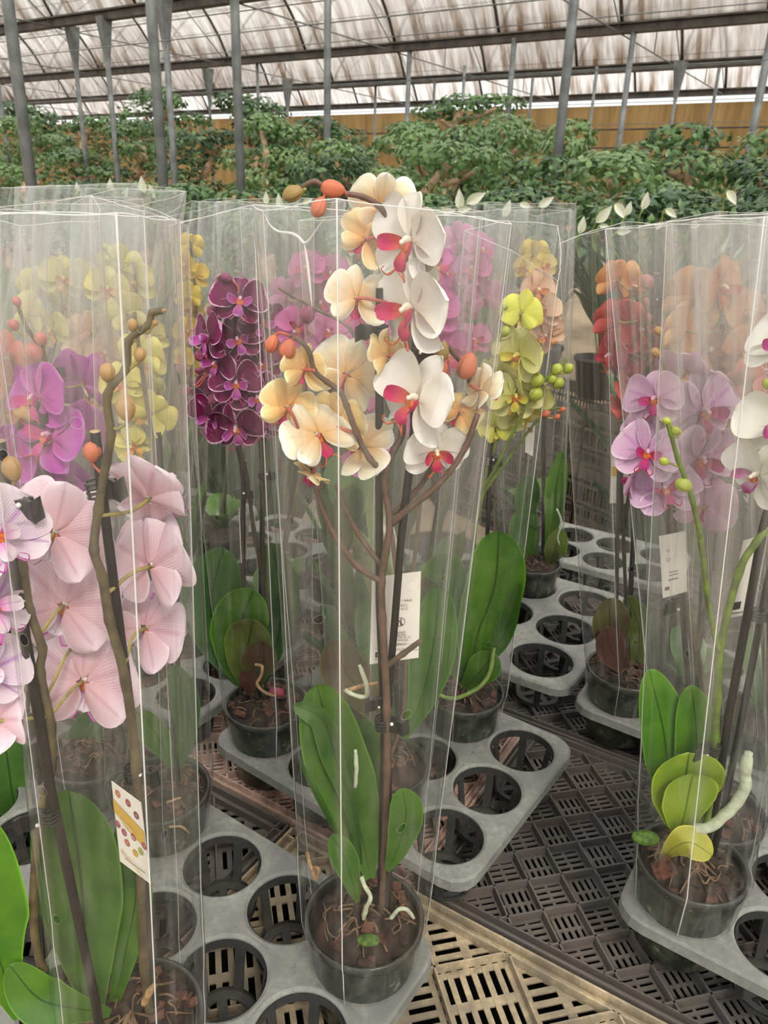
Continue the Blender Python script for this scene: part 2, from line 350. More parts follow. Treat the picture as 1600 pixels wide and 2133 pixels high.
        wing = [c+X*(.007*sc)+Z*(.001*sc)-Y*.002*sc, c+X*(.012*sc)-Z*.0005*sc-Y*.004*sc, c+X*(.0165*sc)+Z*.002*sc-Y*.003*sc]
        for i in range(2): a.box((wing[i]+wing[i+1])/2, ((wing[i+1]-wing[i]).length/2*1.1, .0009*sc, .0058*sc), ((wing[i+1]-wing[i]).normalized(), Y, Z))
        o = a.build('clip', MT['clip'], s.root, False)
        MB().ball(c+X*.004*sc-Y*.0035*sc+Z*.003*sc, .0014*sc, 0, 6).build('clip_pin', MT['white'], o)
    def leaf(s, L, W, mat='leaf', face=(0, -1, .4), fold=.25, tip=.55, nu=8, name='leaf', bend=0.):
        """L: centre line as (x, y, dy) from base to tip; W: full width in px of the photo at the middle."""
        p = s.pts(L); ctr = spline(p, 6); k = len(ctr); mid = ctr[k//2]; wm = W/FPX*depth(mid)/2; face = V(face).normalized(); sd = s.rnd.uniform(0, 9)
        def surf(side):
            def F(a, b):
                b = 1-(1-b)**1.5; f = b*(k-1); i = min(int(f), k-2); c = ctr[i].lerp(ctr[i+1], f-i); t = (ctr[i+1]-ctr[i]).normalized()
                sdv = t.cross(face); sdv = sdv.normalized() if sdv.length > 1e-6 else V((1, 0, 0)); nn = sdv.cross(t).normalized()
                u = a*2-1; w = wm*1.04*min(1, .16+1.5*b)*max(0., 1-max(0., (b-tip)/(1-tip))**2.6)**.5
                w *= 1+.03*math.sin(sd+b*9)
                thk = .0011*(1-max(abs(u), b)**8)
                q = c+sdv*u*w+nn*(fold*w*(abs(u)**1.4)-fold*w*.3+.03*wm*math.sin(sd+b*7+u*2))-nn*(thk*side)
                return q, (a, b)
            return F
        a = MB(); a.grid(surf(0), nu, 22, 0); a.grid(surf(1), nu, 22, 0, True)
        return a.build(name, MT[mat], s.root)
    def root_(s, L, r=.0025, mat='root_tan'):
        sp = spline(s.pts(L), 7); k = len(sp); a = MB(); a.tube([q+V((NZ.noise(q*120), NZ.noise(q*120+V((5, 0, 0))), 0))*.0008 for q in sp], [r*(1+.05*math.sin(i*.9))*(1 if i < k-2 else .75) for i in range(k)], 8); return a.build('aerial_root', MT[mat], s.root)
    def nearest(s, p):
        return min(s.stempts, key=lambda q: (q-p).length+max(0, q.z-p.z)*.4) if s.stempts else p
    def ped(s, p, back, mat, r=.0014, sag=.0):
        q = s.nearest(p)
        if (q-p).length > .12: q = p+(q-p)*.06/(q-p).length
        m1 = p+back*.35*(q-p).length; a = MB(); a.tube(spline([p, m1*.6+(p*.5+q*.5)*.4, q.lerp(p, .25)+back*.003-V((0, 0, sag)), q], 5), r, 6); return a
    def fl(s, x, y, dy, px, kd, face, roll=0., var=None, ped=True):
        """one flower: centre pixel, depth offset, width in px across the petals"""
        s.nf += 1; var = (s.nf*3+s.id) % 6 if var is None else var
        me, lm, cm = flower_data(kd, var); p = s.P(x, y, dy); sc = (px/FPX*depth(p))/(.088)*KIND[kd]['pet'][0]/.040
        sc = (px/FPX*depth(p))/(2.15*KIND[kd]['pet'][0])
        o = bpy.data.objects.new('flower', me); COL.objects.link(o); o.parent = s.root; R = orient(face, roll)
        o.matrix_basis = M.Translation(p-s.base) @ R.to_4x4() @ M.Scale(sc, 4)
        for d, nm in ((lm, 'lip'), (cm, 'column')):
            c = bpy.data.objects.new(nm, d); COL.objects.link(c); c.parent = o
        if ped and s.stempts:
            a = s.ped(p, -V(face).normalized(), None); a.build('pedicel', MT[KIND[kd]['ped']], s.root)
        return o
    def bud(s, x, y, dy, px, mat='bud_olive', d=(0, 0, 1), w=.66, ped='ped_green'):
        p = s.P(x, y, dy); h = px/FPX*depth(p)/2; d = V(d).normalized(); R = orient(d, s.rnd.uniform(0, 90), V((0, -1, .1)))
        if 'bud' not in FL: FL['bud'] = {}
        if mat not in FL['bud']: FL['bud'][mat] = bud_mesh().mesh('bud', [MT[mat]])
        o = bpy.data.objects.new('bud', FL['bud'][mat]); COL.objects.link(o); o.parent = s.root
        o.matrix_basis = M.Translation(p-s.base) @ R.to_4x4() @ M.Diagonal((h*w, h*w, h, 1))
        if ped and s.stempts: s.ped(p-d*h*.9, -d, None, .0011, .002).build('pedicel', MT[ped], s.root)
# ---------------------------------------------------------------- film sleeves
def sm(x, a, b): x = max(0., min(1., (x-a)/(b-a))); return x*x*(3-2*x)
def sleeve(label, X, Y, top, zr=.86, T=.80, r=.0635, seed=1, cat='sleeve', nl=34, pw=.95, bright=(), er=.0003, group=None, haze=1., wr=1., fold_glints=()):
    """top: corners of the upper edge, in order round the sleeve, as (px, py, depth offset). bright: corners whose welded fold has its highlight drawn as a whitish tube."""
    tp = [aty(x, y, Y+dy) for x, y, dy in top]; n = len(tp); K = 120//n; c = V((X, Y, 0)); bright = set(bright)
    if sum(tp[i].x*tp[(i+1) % n].y-tp[(i+1) % n].x*tp[i].y for i in range(n)) < 0: tp = [tp[0]]+tp[:0:-1]; bright = {(n-b) % n for b in bright}
    cen = sum(tp, V())/n; ang = [math.atan2(p.y-cen.y, p.x-cen.x) for p in tp]
    for i in range(1, n):
        while ang[i] < ang[i-1]: ang[i] += 2*math.pi
        while ang[i]-ang[i-1] > 2*math.pi: ang[i] -= 2*math.pi
    if ang[-1]-ang[0] >= 2*math.pi: ang = [ang[0]+2*math.pi*i/n for i in range(n)]
    ring = []
    for i in range(n):
        a0 = ang[i]; a1 = ang[i+1] if i < n-1 else ang[0]+2*math.pi; p0, p1 = tp[i], tp[(i+1) % n]
        for k in range(K):
            t = k/K; q = p0.lerp(p1, t); out = V((q.x-cen.x, q.y-cen.y, 0)); out = out.normalized() if out.length > 1e-6 else V()
            q = q+out*(.004*math.sin(math.pi*t))+V((0, 0, .0012*math.sin(seed*3.1+i*2+t*5)*math.sin(math.pi*t))); ring.append((a0+(a1-a0)*t, q))
    m = len(ring); rows = []; sc = seed*7.3
    for z, rr in ((T+.001, r*.90), (T+.028, r*.95), (zr-.012, r*.985), (zr, r*1.03), (zr+.006, r*1.03)): rows.append([V((X+rr*math.cos(a), Y+rr*math.sin(a), z)) for a, q in ring])
    nb = len(rows)
    for j in range(1, nl+1):
        t = j/nl; k = t**pw; row = []
        for i, (a, q) in enumerate(ring):
            b = V((X+r*1.03*math.cos(a), Y+r*1.03*math.sin(a), zr+.006)); p = b.lerp(q, k); p.z = b.z+(q.z-b.z)*t
            out = V((math.cos(a), math.sin(a), 0)); cf = min(i % K, K-i % K)/K*2
            ca, sa = math.cos(a)*3, math.sin(a)*3
            d = .0030*sm(cf, 0, .25)*math.sin(math.pi*min(1, t*1.15))*(NZ.noise(V((ca+sc, sa, t*3.2)))+.5*NZ.noise(V((ca*2.6, sa*2.6+sc, t*1.6))))
            d += wr*(.0011*NZ.noise(V((ca*7, sa*7+sc, t*2.2)))+.0020*(1-sm(t, .05, .4))*NZ.noise(V((ca*3.4+sc, sa*3.4, t*16)))*sm(t, 0, .03))
            row.append(p+out*d)
        rows.append(row)
    a = MB(); vs = []; uv = []; hz = []; gl = []; per = 2*math.pi*r*1.25
    for jr, row in enumerate(rows):
        t = max(0, jr-nb)/nl
        for i in range(m+1):
            p = row[i % m]; an = ring[i % m][0]; ca, sa = math.cos(an)*3, math.sin(an)*3; vs.append(p); uv.append((i/m*per+seed*.37, p.z-T+seed*.013)); h = p.z-T
            s1 = sm(NZ.noise(V((ca*3.2+sc, sa*3.2, h*2.2))), .0, .55); s2 = sm(NZ.noise(V((ca*11, sa*11+sc, h*3))), .1, .6); s3 = sm(NZ.noise(V((ca*2.4+sc, sa*2.4, h*26))), .12, .6)
            cr = 1-min(i % K, K-i % K)/K*2; cr = sm(cr, .80, 1.0); topf = sm(h, .10, .66)
            v = (.026+.060*s1+.055*s2)*(.42+1.35*topf)+.11*s3*(1-sm(h, .12, .45))+.10*cr*(.4+.6*topf)  # haze whitens folds, streaks and crumples in place of highlights
            hz.append(min(.8, v*haze)); gl.append(.05*s2*(1-.4*topf)+.10*cr+.09*s3*(1-sm(h, .12, .5)))
    w = m+1; a.add(vs, [(j*w+i, j*w+i+1, (j+1)*w+i+1, (j+1)*w+i) for j in range(len(rows)-1) for i in range(m)], 0, uv)
    o = tag(a.build('plastic_sleeve', MT['film'], None, True, (X, Y, T)), label, cat, group)
    for nm, dat in (('haze', hz), ('sheen', gl)): o.data.attributes.new(nm, 'FLOAT', 'POINT').data.foreach_set('value', dat)
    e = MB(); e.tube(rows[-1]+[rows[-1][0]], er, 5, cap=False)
    for i in bright: e.tube([row[i*K] for row in rows], er*1.5, 5)  # fold highlights drawn as thicker whitish tubes
    for L in fold_glints: sp = spline([aty(x, y, Y+d) for x, y, d in L], 6); e.tube(sp, [er*2.4*math.sin(math.pi*(i+.6)/len(sp))+.0001 for i in range(len(sp))], 5)  # curved glints on the film drawn as tapered whitish tubes
    e.build('film_edge_glint', MT['edge'], o)
    e = MB()
    for i in range(n):
        if i not in bright: e.tube([row[i*K] for row in rows], er*.9, 5)
    if e.v: e.build('film_fold', MT['edge_soft'], o)
    return o
# ---------------------------------------------------------------- bench axes: s along the crates, t away from the viewer
AX = math.radians(-31); E1 = V((math.cos(AX), math.sin(AX), 0)); E2 = V((-E1.y, E1.x, 0)); EZ = V((0, 0, 1))
def st(s, t, z=0.): return E1*s+E2*t+V((0, 0, z))
CT = .722      # crate tops
TT = .80       # tray tops
HOLES = []
def crate(label, s0, t0, mat, pitch, group, slots, L=.6, W=.4, H=.24, rib=.013):
    """upturned crate: slotted base plate with diagonal ribs, raised border beam, side walls"""
    org = st(s0+L/2, t0+W/2, CT-H); a = MB(); zp = CT-rib; c = pitch; D1 = (E1+E2).normalized(); D2 = (E1-E2).normalized()
    import bmesh
    half = (c)/2; N = int((L+W)/c)+2; O = st(s0+L/2, t0+W/2, zp); bw = .016
    for i in range(-N, N+1):
        for j in range(-N, N+1):
            q = O+D1*(i*c+half*.4)+D2*(j*c+half*.7); ls, lt = (q-O).dot(E1), (q-O).dot(E2)
            if abs(ls) > L/2+c*.7 or abs(lt) > W/2+c*.7: continue
            A, B = (D1, D2) if (i+j) % 2 else (D2, D1); f = c*.40; w = c*.86/2   # slots run along A, repeat along B
            th = .0012
            for e in (-1, 1): a.box(q+A*(e*(c/2-.05*c))-EZ*.0006, (.05*c, c/2, th), (A, B, EZ))
            a.box(q-EZ*.0006, ((.06 if slots > 5 else .045)*c, c/2, th), (A, B, EZ))
            for k in range(slots+1): a.box(q+B*((k/slots-.5)*c*.94), (c/2, c*.94/slots*((.24 if slots > 5 else .27) if 0 < k < slots else .36), th), (A, B, EZ))
    for i in range(-N, N+1):
        for D, X in ((D1, D2), (D2, D1)):
            cc = O+X*(i*c-half*(.3 if X is D2 else .6)); a.box(cc+EZ*rib/2, (L, .0013, rib/2), (D, X, EZ))
    bm = bmesh.new(); vs = [bm.verts.new(p) for p in a.v]
    for fc in a.f: bm.faces.new([vs[k] for k in fc])
    for d, ext in ((E1, L/2), (-E1, L/2), (E2, W/2), (-E2, W/2)):
        bmesh.ops.bisect_plane(bm, geom=bm.verts[:]+bm.edges[:]+bm.faces[:], plane_co=O+d*(ext-bw), plane_no=d, clear_outer=True)
    b = MB(); bm.verts.index_update(); b.add([v.co.copy() for v in bm.verts], [tuple(v.index for v in f.verts) for f in bm.faces]); bm.free()
    for d, X, ext, ln in ((E1, E2, L/2, W/2), (-E1, E2, L/2, W/2), (E2, E1, W/2, L/2), (-E2, E1, W/2, L/2)):
        b.box(O+d*(ext-.0015)+EZ*(rib-.012), (.0015, ln, .014), (d, X, EZ)); b.box(O+d*(ext-bw)+EZ*(rib/2-.001), (.0012, ln, rib/2+.001), (d, X, EZ)); b.box(O+d*(ext-bw/2)+EZ*(.001), (bw/2, ln, .0015), (d, X, EZ))
        b.box(O+d*(ext-.004)-EZ*(H/2+.004), (.0018, ln-.002, H/2-.004), (d, X, EZ), 1)
    return tag(b.build('plastic_crate', [MT[mat], MT['crate_shade_dark']], None, False, org), label, 'crate', group)
# under-crates carry the top ones (resting on the ground; closed sides and shade-dark colour blacken the slots above)
def base_crate(label, s0, t0, z0, group, L=.6, W=.4, H=.238, mesh=None):
    org = st(s0+L/2, t0+W/2, z0)
    if mesh is None:
        b = MB()
        for d, X, ext, ln in ((E1, E2, L/2-.004, W/2-.004), (-E1, E2, L/2-.004, W/2-.004), (E2, E1, W/2-.004, L/2-.004), (-E2, E1, W/2-.004, L/2-.004)):
            for h, hh in ((.012, .012), (.075, .008), (.15, .008), (H-.014, .013)): b.box(org+d*(ext-.002)+EZ*h, (.004, ln, hh), (d, X, EZ))
            n = int(ln*2/.022)
            for k in range(n+1): b.box(org+d*(ext-.005)+X*(-ln+.004+k*(2*ln-.008)/n)+EZ*H/2, (.0022, .0035, H/2), (d, X, EZ))
        b.box(org+EZ*.003, (L/2-.01, W/2-.01, .002), (E1, E2, EZ)); [b.box(org+d*(ext-.012)+EZ*H/2, (.001, ln, H/2-.01), (d, X, EZ)) for d, X, ext, ln in ((E1, E2, L/2, W/2-.01), (-E1, E2, L/2, W/2-.01), (E2, E1, W/2, L/2-.01), (-E2, E1, W/2, L/2-.01))]; o = b.build('stacking_crate', MT['crate_shade_dark'], None, False, org)
    else: o = mesh.copy(); COL.objects.link(o); o.location = org
    return tag(o, label, 'crate', group)
def tray(label, P0, ang, cols, rows, pitch, rh, T=TT, mgx=.060, cup_d=.072, group='grey pot carrier trays', broken=3):
    """carrier tray: perforated top plate with a skirt; every cup (collar, straps, base ring) is a part. P0 = hole (0, 0); rows run toward the viewer"""
    a1 = V((math.cos(ang), math.sin(ang), 0)); b1 = V((a1.y, -a1.x, 0)); P0 = V((P0[0], P0[1], 0)); p2 = pitch/2; mg = mgx
    org = P0+a1*(pitch*(cols-1)/2)+b1*(pitch*(rows-1)/2); org.z = T-cup_d
    lo = V((-mg, -mg)); hi = V((pitch*(cols-1)+mg, pitch*(rows-1)+mg)); rc = .035
    def rounded(u, v):
        for cx, sx in ((lo.x+rc, -1), (hi.x-rc, 1)):
            for cy, sy in ((lo.y+rc, -1), (hi.y-rc, 1)):
                if (u-cx)*sx > 0 and (v-cy)*sy > 0:
                    d = math.hypot(u-cx, v-cy)
                    if d > rc: return cx+(u-cx)*rc/d, cy+(v-cy)*rc/d
        return u, v
    W3 = lambda u, v, z: P0+a1*u+b1*v+EZ*z
    a = MB(); NS = 48
    for i in range(cols):
        for j in range(rows):
            cx, cy = i*pitch, j*pitch; x0 = lo.x if i == 0 else cx-p2; x1 = hi.x if i == cols-1 else cx+p2; y0 = lo.y if j == 0 else cy-p2; y1 = hi.y if j == rows-1 else cy+p2
            A = []; B = []; C_ = []; D_ = []
            qs = sorted([2*math.pi*k/44 for k in range(44)]+[math.atan2(yy-cy, xx-cx) % (2*math.pi) for xx in (x0, x1) for yy in (y0, y1)])
            for q in qs:
                dx, dy = math.cos(q), math.sin(q)
                t = min((x1-cx)/dx if dx > 1e-9 else (x0-cx)/dx if dx < -1e-9 else 9, (y1-cy)/dy if dy > 1e-9 else (y0-cy)/dy if dy < -1e-9 else 9)
                u, v = rounded(cx+dx*t, cy+dy*t); A.append(W3(u, v, T)); B.append(W3(cx+dx*(rh+.0035), cy+dy*(rh+.0035), T+.0006)); C_.append(W3(cx+dx*rh, cy+dy*rh, T-.0015)); D_.append(W3(cx+dx*rh*.985, cy+dy*rh*.985, T-.004))
            a.add(A+B+C_+D_, [(r*NS+k, r*NS+(k+1) % NS, (r+1)*NS+(k+1) % NS, (r+1)*NS+k) for r in range(3) for k in range(NS)])
            HOLES.append(dict(p=W3(cx, cy, 0), T=T, used=False, tray=label))
    out = []; NN = 24
    for e in range(4):
        for k in range(NN):
            t = k/NN; u, v = [(lo.x+(hi.x-lo.x)*t, lo.y), (hi.x, lo.y+(hi.y-lo.y)*t), (hi.x-(hi.x-lo.x)*t, hi.y), (lo.x, hi.y-(hi.y-lo.y)*t)][e]; out.append(rounded(u, v))
    cxm = (lo.x+hi.x)/2; cym = (lo.y+hi.y)/2; n = len(out); rg = []
    for z, g in ((T, 0), (T-.003, .0025), (T-.016, .0035), (T-.016, .0005)): rg += [W3(u+(u-cxm)/max(.01, abs(u-cxm))*g, v+(v-cym)/max(.01, abs(v-cym))*g, z) for u, v in out]
    a.add(rg, [(r*n+k, (r+1)*n+k, (r+1)*n+(k+1) % n, r*n+(k+1) % n) for r in range(3) for k in range(n)])
    for i in range(cols-1):   # moulding pips where four holes meet
        for j in range(rows-1): a.lathe([(.0022, 0), (.002, .0012), (.0001, .0014)], W3((i+.5)*pitch, (j+.5)*pitch, T), 10)
    o = a.build('carrier_tray', MT['tray'], None, False, org); tag(o, label, 'tray', group)
    for p in o.data.polygons: p.use_smooth = False
    cm = None
    for i in range(cols):
        for j in range(rows):
            cc = W3(i*pitch, j*pitch, 0)
            if cm is None:
                b = MB(); rb = rh*.80
                b.lathe([(rh*.985, -.003), (rh*.97, -.014), (rh*.955, -.014), (rh*.97, -.003)], n=40)
                for k in range(6):
                    q = k*math.pi/3+.3; d = V((math.cos(q), math.sin(q), 0)); X = V((-d.y, d.x, 0)); p0 = d*rh*.965+EZ*-.012; p1 = d*rb+EZ*(-cup_d+.002); dd = (p1-p0).normalized()
                    b.box((p0+p1)/2, ((p1-p0).length/2, .0055, .0012), (dd, X, dd.cross(X)))
                b.lathe([(rb+.001, -cup_d+.005), (rb+.001, -cup_d), (rb*.70, -cup_d), (rb*.70, -cup_d+.002), (rb-.001, -cup_d+.002), (rb-.001, -cup_d+.005)], n=40)
                for q in (.3, 1.87): d = V((math.cos(q), math.sin(q), 0)); b.box(EZ*(-cup_d+.001), (rb*.75, .005, .001), (d, V((-d.y, d.x, 0)), EZ))
                cm = b.mesh('cup', [MT['cup']], False)
            c = bpy.data.objects.new('cup', cm); COL.objects.link(c); c.parent = o; c.location = cc+EZ*T-org
    return o
def hole_at(X, Y, take=True):
    h = min((h for h in HOLES if not h['used']), key=lambda h: (h['p'].x-X)**2+(h['p'].y-Y)**2)
    if take: h['used'] = True
    return h
def text_mesh(cu):
    tmp = bpy.data.objects.new('tmp_text', cu); COL.objects.link(tmp); dg = bpy.context.evaluated_depsgraph_get(); me = bpy.data.meshes.new_from_object(tmp.evaluated_get(dg)); bpy.data.objects.remove(tmp); bpy.data.curves.remove(cu)
    t = bpy.data.objects.new('lettering', me); COL.objects.link(t); return t
def hang_tag(label, quad, Y, dys, seed, prints=(), strip=True, group=None):
    """card tag from four photo corners (top-left, top-right, bottom-right, bottom-left); prints are drawn in card units (x 0..1, y 0..1 down)"""
    q = [aty(x, y, Y+d) for (x, y), d in zip(quad, dys)]; n = (q[1]-q[0]).cross(q[3]-q[0]).normalized()
    if n.y > 0: n = -n
    th = .0004; a = MB(); a.add(q+[p-n*th for p in q], [(0, 1, 2, 3), (7, 6, 5, 4), (0, 4, 5, 1), (1, 5, 6, 2), (2, 6, 7, 3), (3, 7, 4, 0)])
    o = tag(a.build('plant_tag', MT['paper'], None, False, q[0]), label, 'tag', group)
    def at(x, y, e=.0003): return q[0].lerp(q[1], x).lerp(q[3].lerp(q[2], x), y)+n*e
    W = (q[1]-q[0]).length; Hh = (q[3]-q[0]).length
    for p in prints:
        k = p[0]
        if k == 'rect':
            _, mt, x0, y0, x1, y1 = p[:6]; b = MB(); b.add([at(x0, y0), at(x1, y0), at(x1, y1), at(x0, y1)], [(0, 1, 2, 3)]); b.build('print', MT[mt], o, False)
        elif k == 'poly':
            b = MB(); b.add([at(x, y, .0004) for x, y in p[2]], [tuple(range(len(p[2])))]); b.build('print', MT[p[1]], o, False)
        elif k == 'ring':
            _, mt, x, y, r, w = p; b = MB(); N = 24; vs = [at(x+rr*math.cos(j*2*math.pi/N), y+rr*W/Hh*math.sin(j*2*math.pi/N), .0004) for rr in (r, max(0, r-w)) for j in range(N)]
            b.add(vs, [(j, (j+1) % N, N+(j+1) % N, N+j) for j in range(N)]); b.build('print', MT[mt], o, False)
        elif k == 'text':
            _, mt, s, x, y, sz = p; cu = bpy.data.curves.new('lettering', 'FONT'); cu.body = s; cu.size = sz*Hh; cu.materials.append(MT[mt]); t = text_mesh(cu); t.parent = o
            ex = (q[1]-q[0]).normalized(); ey = (q[0]-q[3]).normalized(); mm = M.Identity(4); pos = at(x, y, .0005)-worldloc(o)
            for i in range(3): mm[i][0], mm[i][1], mm[i][2], mm[i][3] = ex[i], ey[i], n[i], pos[i]
            t.matrix_basis = mm
    return o
mk()
MT['lip_core'] = plain('lip_core', (222, 140, 50), .5, .3, 300, (190, 60, 50)); MT['col_cream'] = plain('col_cream', (240, 226, 206), .4, .1, 100); MT['col_pink'] = plain('col_pink', (226, 176, 196), .4, .2, 100); MT['col_yellow'] = plain('col_yellow', (226, 206, 96), .4, .2, 100)
PM = petal_mat
def K(name, f, b, l, col, **kw): kind(name, f, b, l, MT[col], **kw)
K('cream', PM('p_cream', (252, 251, 247), (250, 243, 230), (242, 238, 230), None, .2, .30), PM('p_cream_back', (248, 240, 212), (228, 176, 106), (222, 172, 118), (250, 246, 232), .3, .22, 5, .22), PM('l_magenta', (206, 42, 104), (226, 120, 60), (160, 20, 70), None, .4, .2), 'col_cream', pet=(.040, .030), sep=(.040, .0165), ped='ped_red', lipsc=1.1)
K('peachcream', PM('p_peach', (246, 226, 176), (238, 196, 132), (226, 176, 120), None, .3, .3), PM('p_peach_back', (244, 220, 160), (226, 162, 94), (212, 150, 90), (248, 234, 196), .3, .22, 5, .2), PM('l_mag2', (206, 52, 112), (226, 120, 60), (160, 20, 70), None, .4, .2), 'col_cream', pet=(.040, .028), sep=(.040, .0175), ped='ped_red')
K('palepink', PM('p_violet', (246, 234, 242), (240, 222, 236), (176, 84, 188), None, .75, .3, 7), PM('p_pinkback', (246, 222, 234), (238, 194, 194), (214, 156, 178), (250, 230, 240), .7, .3, 6, .2), PM('l_white', (248, 236, 244), (226, 110, 196), (200, 60, 180), None, .7, .25), 'col_cream', pet=(.041, .036), sep=(.041, .0225), lipsc=1.1)
K('magenta', PM('p_mag', (206, 84, 196), (226, 110, 196), (176, 52, 160), (220, 130, 214), .35, .35, 6, .12), PM('p_magb', (196, 92, 186), (206, 110, 186), (170, 70, 160), None, .3, .35), PM('l_mag3', (214, 60, 160), (226, 90, 110), (170, 30, 110), None, .4, .25), 'col_pink', pet=(.041, .034), sep=(.041, .020))
K('dark', PM('p_dark', (128, 24, 86), (92, 10, 58), (74, 6, 48), (240, 196, 230), .35, .2, 6, .10), PM('p_darkb', (136, 48, 98), (110, 30, 76), (90, 20, 64), (206, 140, 190), .35, .2, 6, .08), PM('l_dark', (188, 84, 176), (206, 90, 130), (140, 30, 110), (226, 170, 220), .4, .25), 'col_pink', pet=(.041, .032), sep=(.038, .018), lipsc=1.1)
K('lime', PM('p_lime', (240, 238, 176), (226, 224, 120), (214, 212, 110), None, .25, .35), PM('p_limeb', (228, 228, 110), (208, 210, 84), (190, 196, 70), None, .3, .3), PM('l_lime', (226, 220, 96), (214, 160, 46), (186, 140, 40), None, .4, .25), 'col_yellow', pet=(.041, .034), sep=(.041, .021))
K('red', PM('p_red', (212, 82, 92), (196, 52, 72), (176, 40, 60), (228, 128, 118), .35, .35, 6, .12), PM('p_redb', (220, 100, 98), (206, 80, 84), (180, 60, 70), None, .3, .3), PM('l_red', (196, 50, 84), (220, 100, 60), (150, 20, 50), None, .4, .2), 'col_pink', pet=(.038, .027), sep=(.039, .017))
K('orange', PM('p_or', (236, 172, 108), (226, 140, 84), (206, 112, 66), None, .35, .35), PM('p_orb', (238, 184, 124), (230, 150, 90), (206, 120, 76), None, .3, .3), PM('l_or', (214, 92, 70), (220, 140, 60), (160, 50, 50), None, .4, .2), 'col_cream', pet=(.041, .029), sep=(.041, .018))
K('salmon', PM('p_sal', (222, 128, 118), (216, 100, 100), (190, 80, 84), None, .35, .35), PM('p_salb', (226, 140, 126), (216, 112, 104), (196, 90, 90), None, .3, .3), PM('l_sal', (206, 70, 96), (220, 140, 60), (160, 50, 50), None, .4, .2), 'col_cream', pet=(.041, .029), sep=(.041, .018))
K('yellow', PM('p_yel', (242, 216, 64), (236, 196, 44), (214, 160, 40), None, .3, .35), PM('p_yelb', (240, 218, 80), (230, 200, 60), (206, 170, 50), None, .3, .3), PM('l_yel', (232, 150, 60), (226, 110, 50), (190, 70, 40), None, .4, .2), 'col_yellow', pet=(.040, .028), sep=(.040, .019))
K('paleyellow', PM('p_pye', (240, 232, 150), (226, 214, 104), (206, 190, 96), None, .3, .35), PM('p_pyeb', (236, 228, 140), (220, 208, 100), (200, 186, 90), None, .3, .3), PM('l_pye', (230, 176, 90), (226, 130, 60), (190, 90, 60), None, .4, .2), 'col_yellow', pet=(.040, .028), sep=(.040, .018))
K('peach', PM('p_pch', (244, 214, 184), (236, 180, 140), (222, 150, 120), None, .3, .35), PM('p_pchb', (240, 206, 172), (232, 176, 140), (214, 150, 118), None, .3, .3), PM('l_pch', (232, 150, 80), (226, 120, 60), (190, 70, 50), None, .4, .2), 'col_cream', pet=(.041, .029), sep=(.041, .018))
K('pink', PM('p_pnk', (238, 206, 232), (232, 180, 222), (196, 116, 190), (244, 224, 240), .6, .35, 7, .14), PM('p_pnkb', (236, 200, 224), (228, 178, 206), (206, 150, 190), None, .4, .35, 6), PM('l_pnk', (206, 76, 150), (216, 50, 70), (170, 30, 100), None, .5, .25), 'col_pink', pet=(.041, .036), sep=(.041, .022))
K('rose', PM('p_rose', (222, 132, 190), (214, 106, 172), (190, 80, 150), None, .35, .4), PM('p_roseb', (220, 140, 190), (210, 116, 172), (186, 90, 150), None, .3, .35), PM('l_rose', (206, 50, 120), (220, 100, 90), (160, 30, 90), None, .4, .2), 'col_pink', pet=(.041, .029), sep=(.041, .018))
K('white', PM('p_wht', (252, 252, 248), (246, 246, 234), (226, 226, 206), None, .2, .3), PM('p_whtb', (242, 238, 206), (222, 218, 136), (206, 200, 130), None, .3, .25), PM('l_wht', (176, 44, 128), (236, 226, 236), (140, 20, 96), None, .4, .25), 'col_cream', pet=(.041, .029), sep=(.041, .015))
# ================================================================ trays
A34 = math.radians(-33.5)
hA = V((-.268, .757))
tray('long grey carrier tray in front holding the pale pink and the white orchid', hA, A34, 4, 3, .1050, .0470)
tray('grey carrier tray under the dark purple and the lime yellow orchid', (-.170, .945-.0), math.radians(-35), 4, 3, .1050, .0470) if False else None
b_a = math.radians(-35.5); pB = V((.218, .930)); a1 = V((math.cos(b_a), math.sin(b_a)))
tray('grey carrier tray under the dark purple and the lime yellow orchid', pB-a1*.1055*3, b_a, 4, 3, .1055, .0475)
pE = V((.368, .672)); a1 = V((math.cos(A34), math.sin(A34))); back = V((-a1.y, a1.x))
tray('grey carrier tray on the right under the white and purple orchid', pE+back*.21, A34, 4, 3, .105, .047)
tray('small grey carrier tray under the orchid with dark maroon leaves', V((.402, 1.066))+back*.21, A34, 4, 3, .105, .047)
pD = st(-.357, 1.159); tray('pale dusty carrier tray with wide empty holes beside the sand', pD-E1*.127*2+E2*.127*2, AX, 3, 3, .127, .0565, TT, .072)
tray('grey carrier tray with empty holes between the pale pink and dark purple orchids', st(-1.115, .94), AX, 4, 3, .105, .047)
tray('carrier tray at the back left under the far yellow orchids', st(-1.115, 1.36), AX, 4, 3, .105, .047)
tray('carrier tray far left behind the magenta orchid', st(-1.56, .94), AX, 4, 3, .105, .047)
tray('carrier tray at the left edge under the magenta orchid', st(-1.06, .512), AX, 4, 3, .105, .047)
tray('hindmost carrier tray under the farthest orchids on the left', st(-1.60, 1.36), AX, 4, 3, .105, .047)
tray('carrier tray behind the lime orchid at the end of the crates', st(-.60, 1.74), AX, 4, 2, .105, .047)
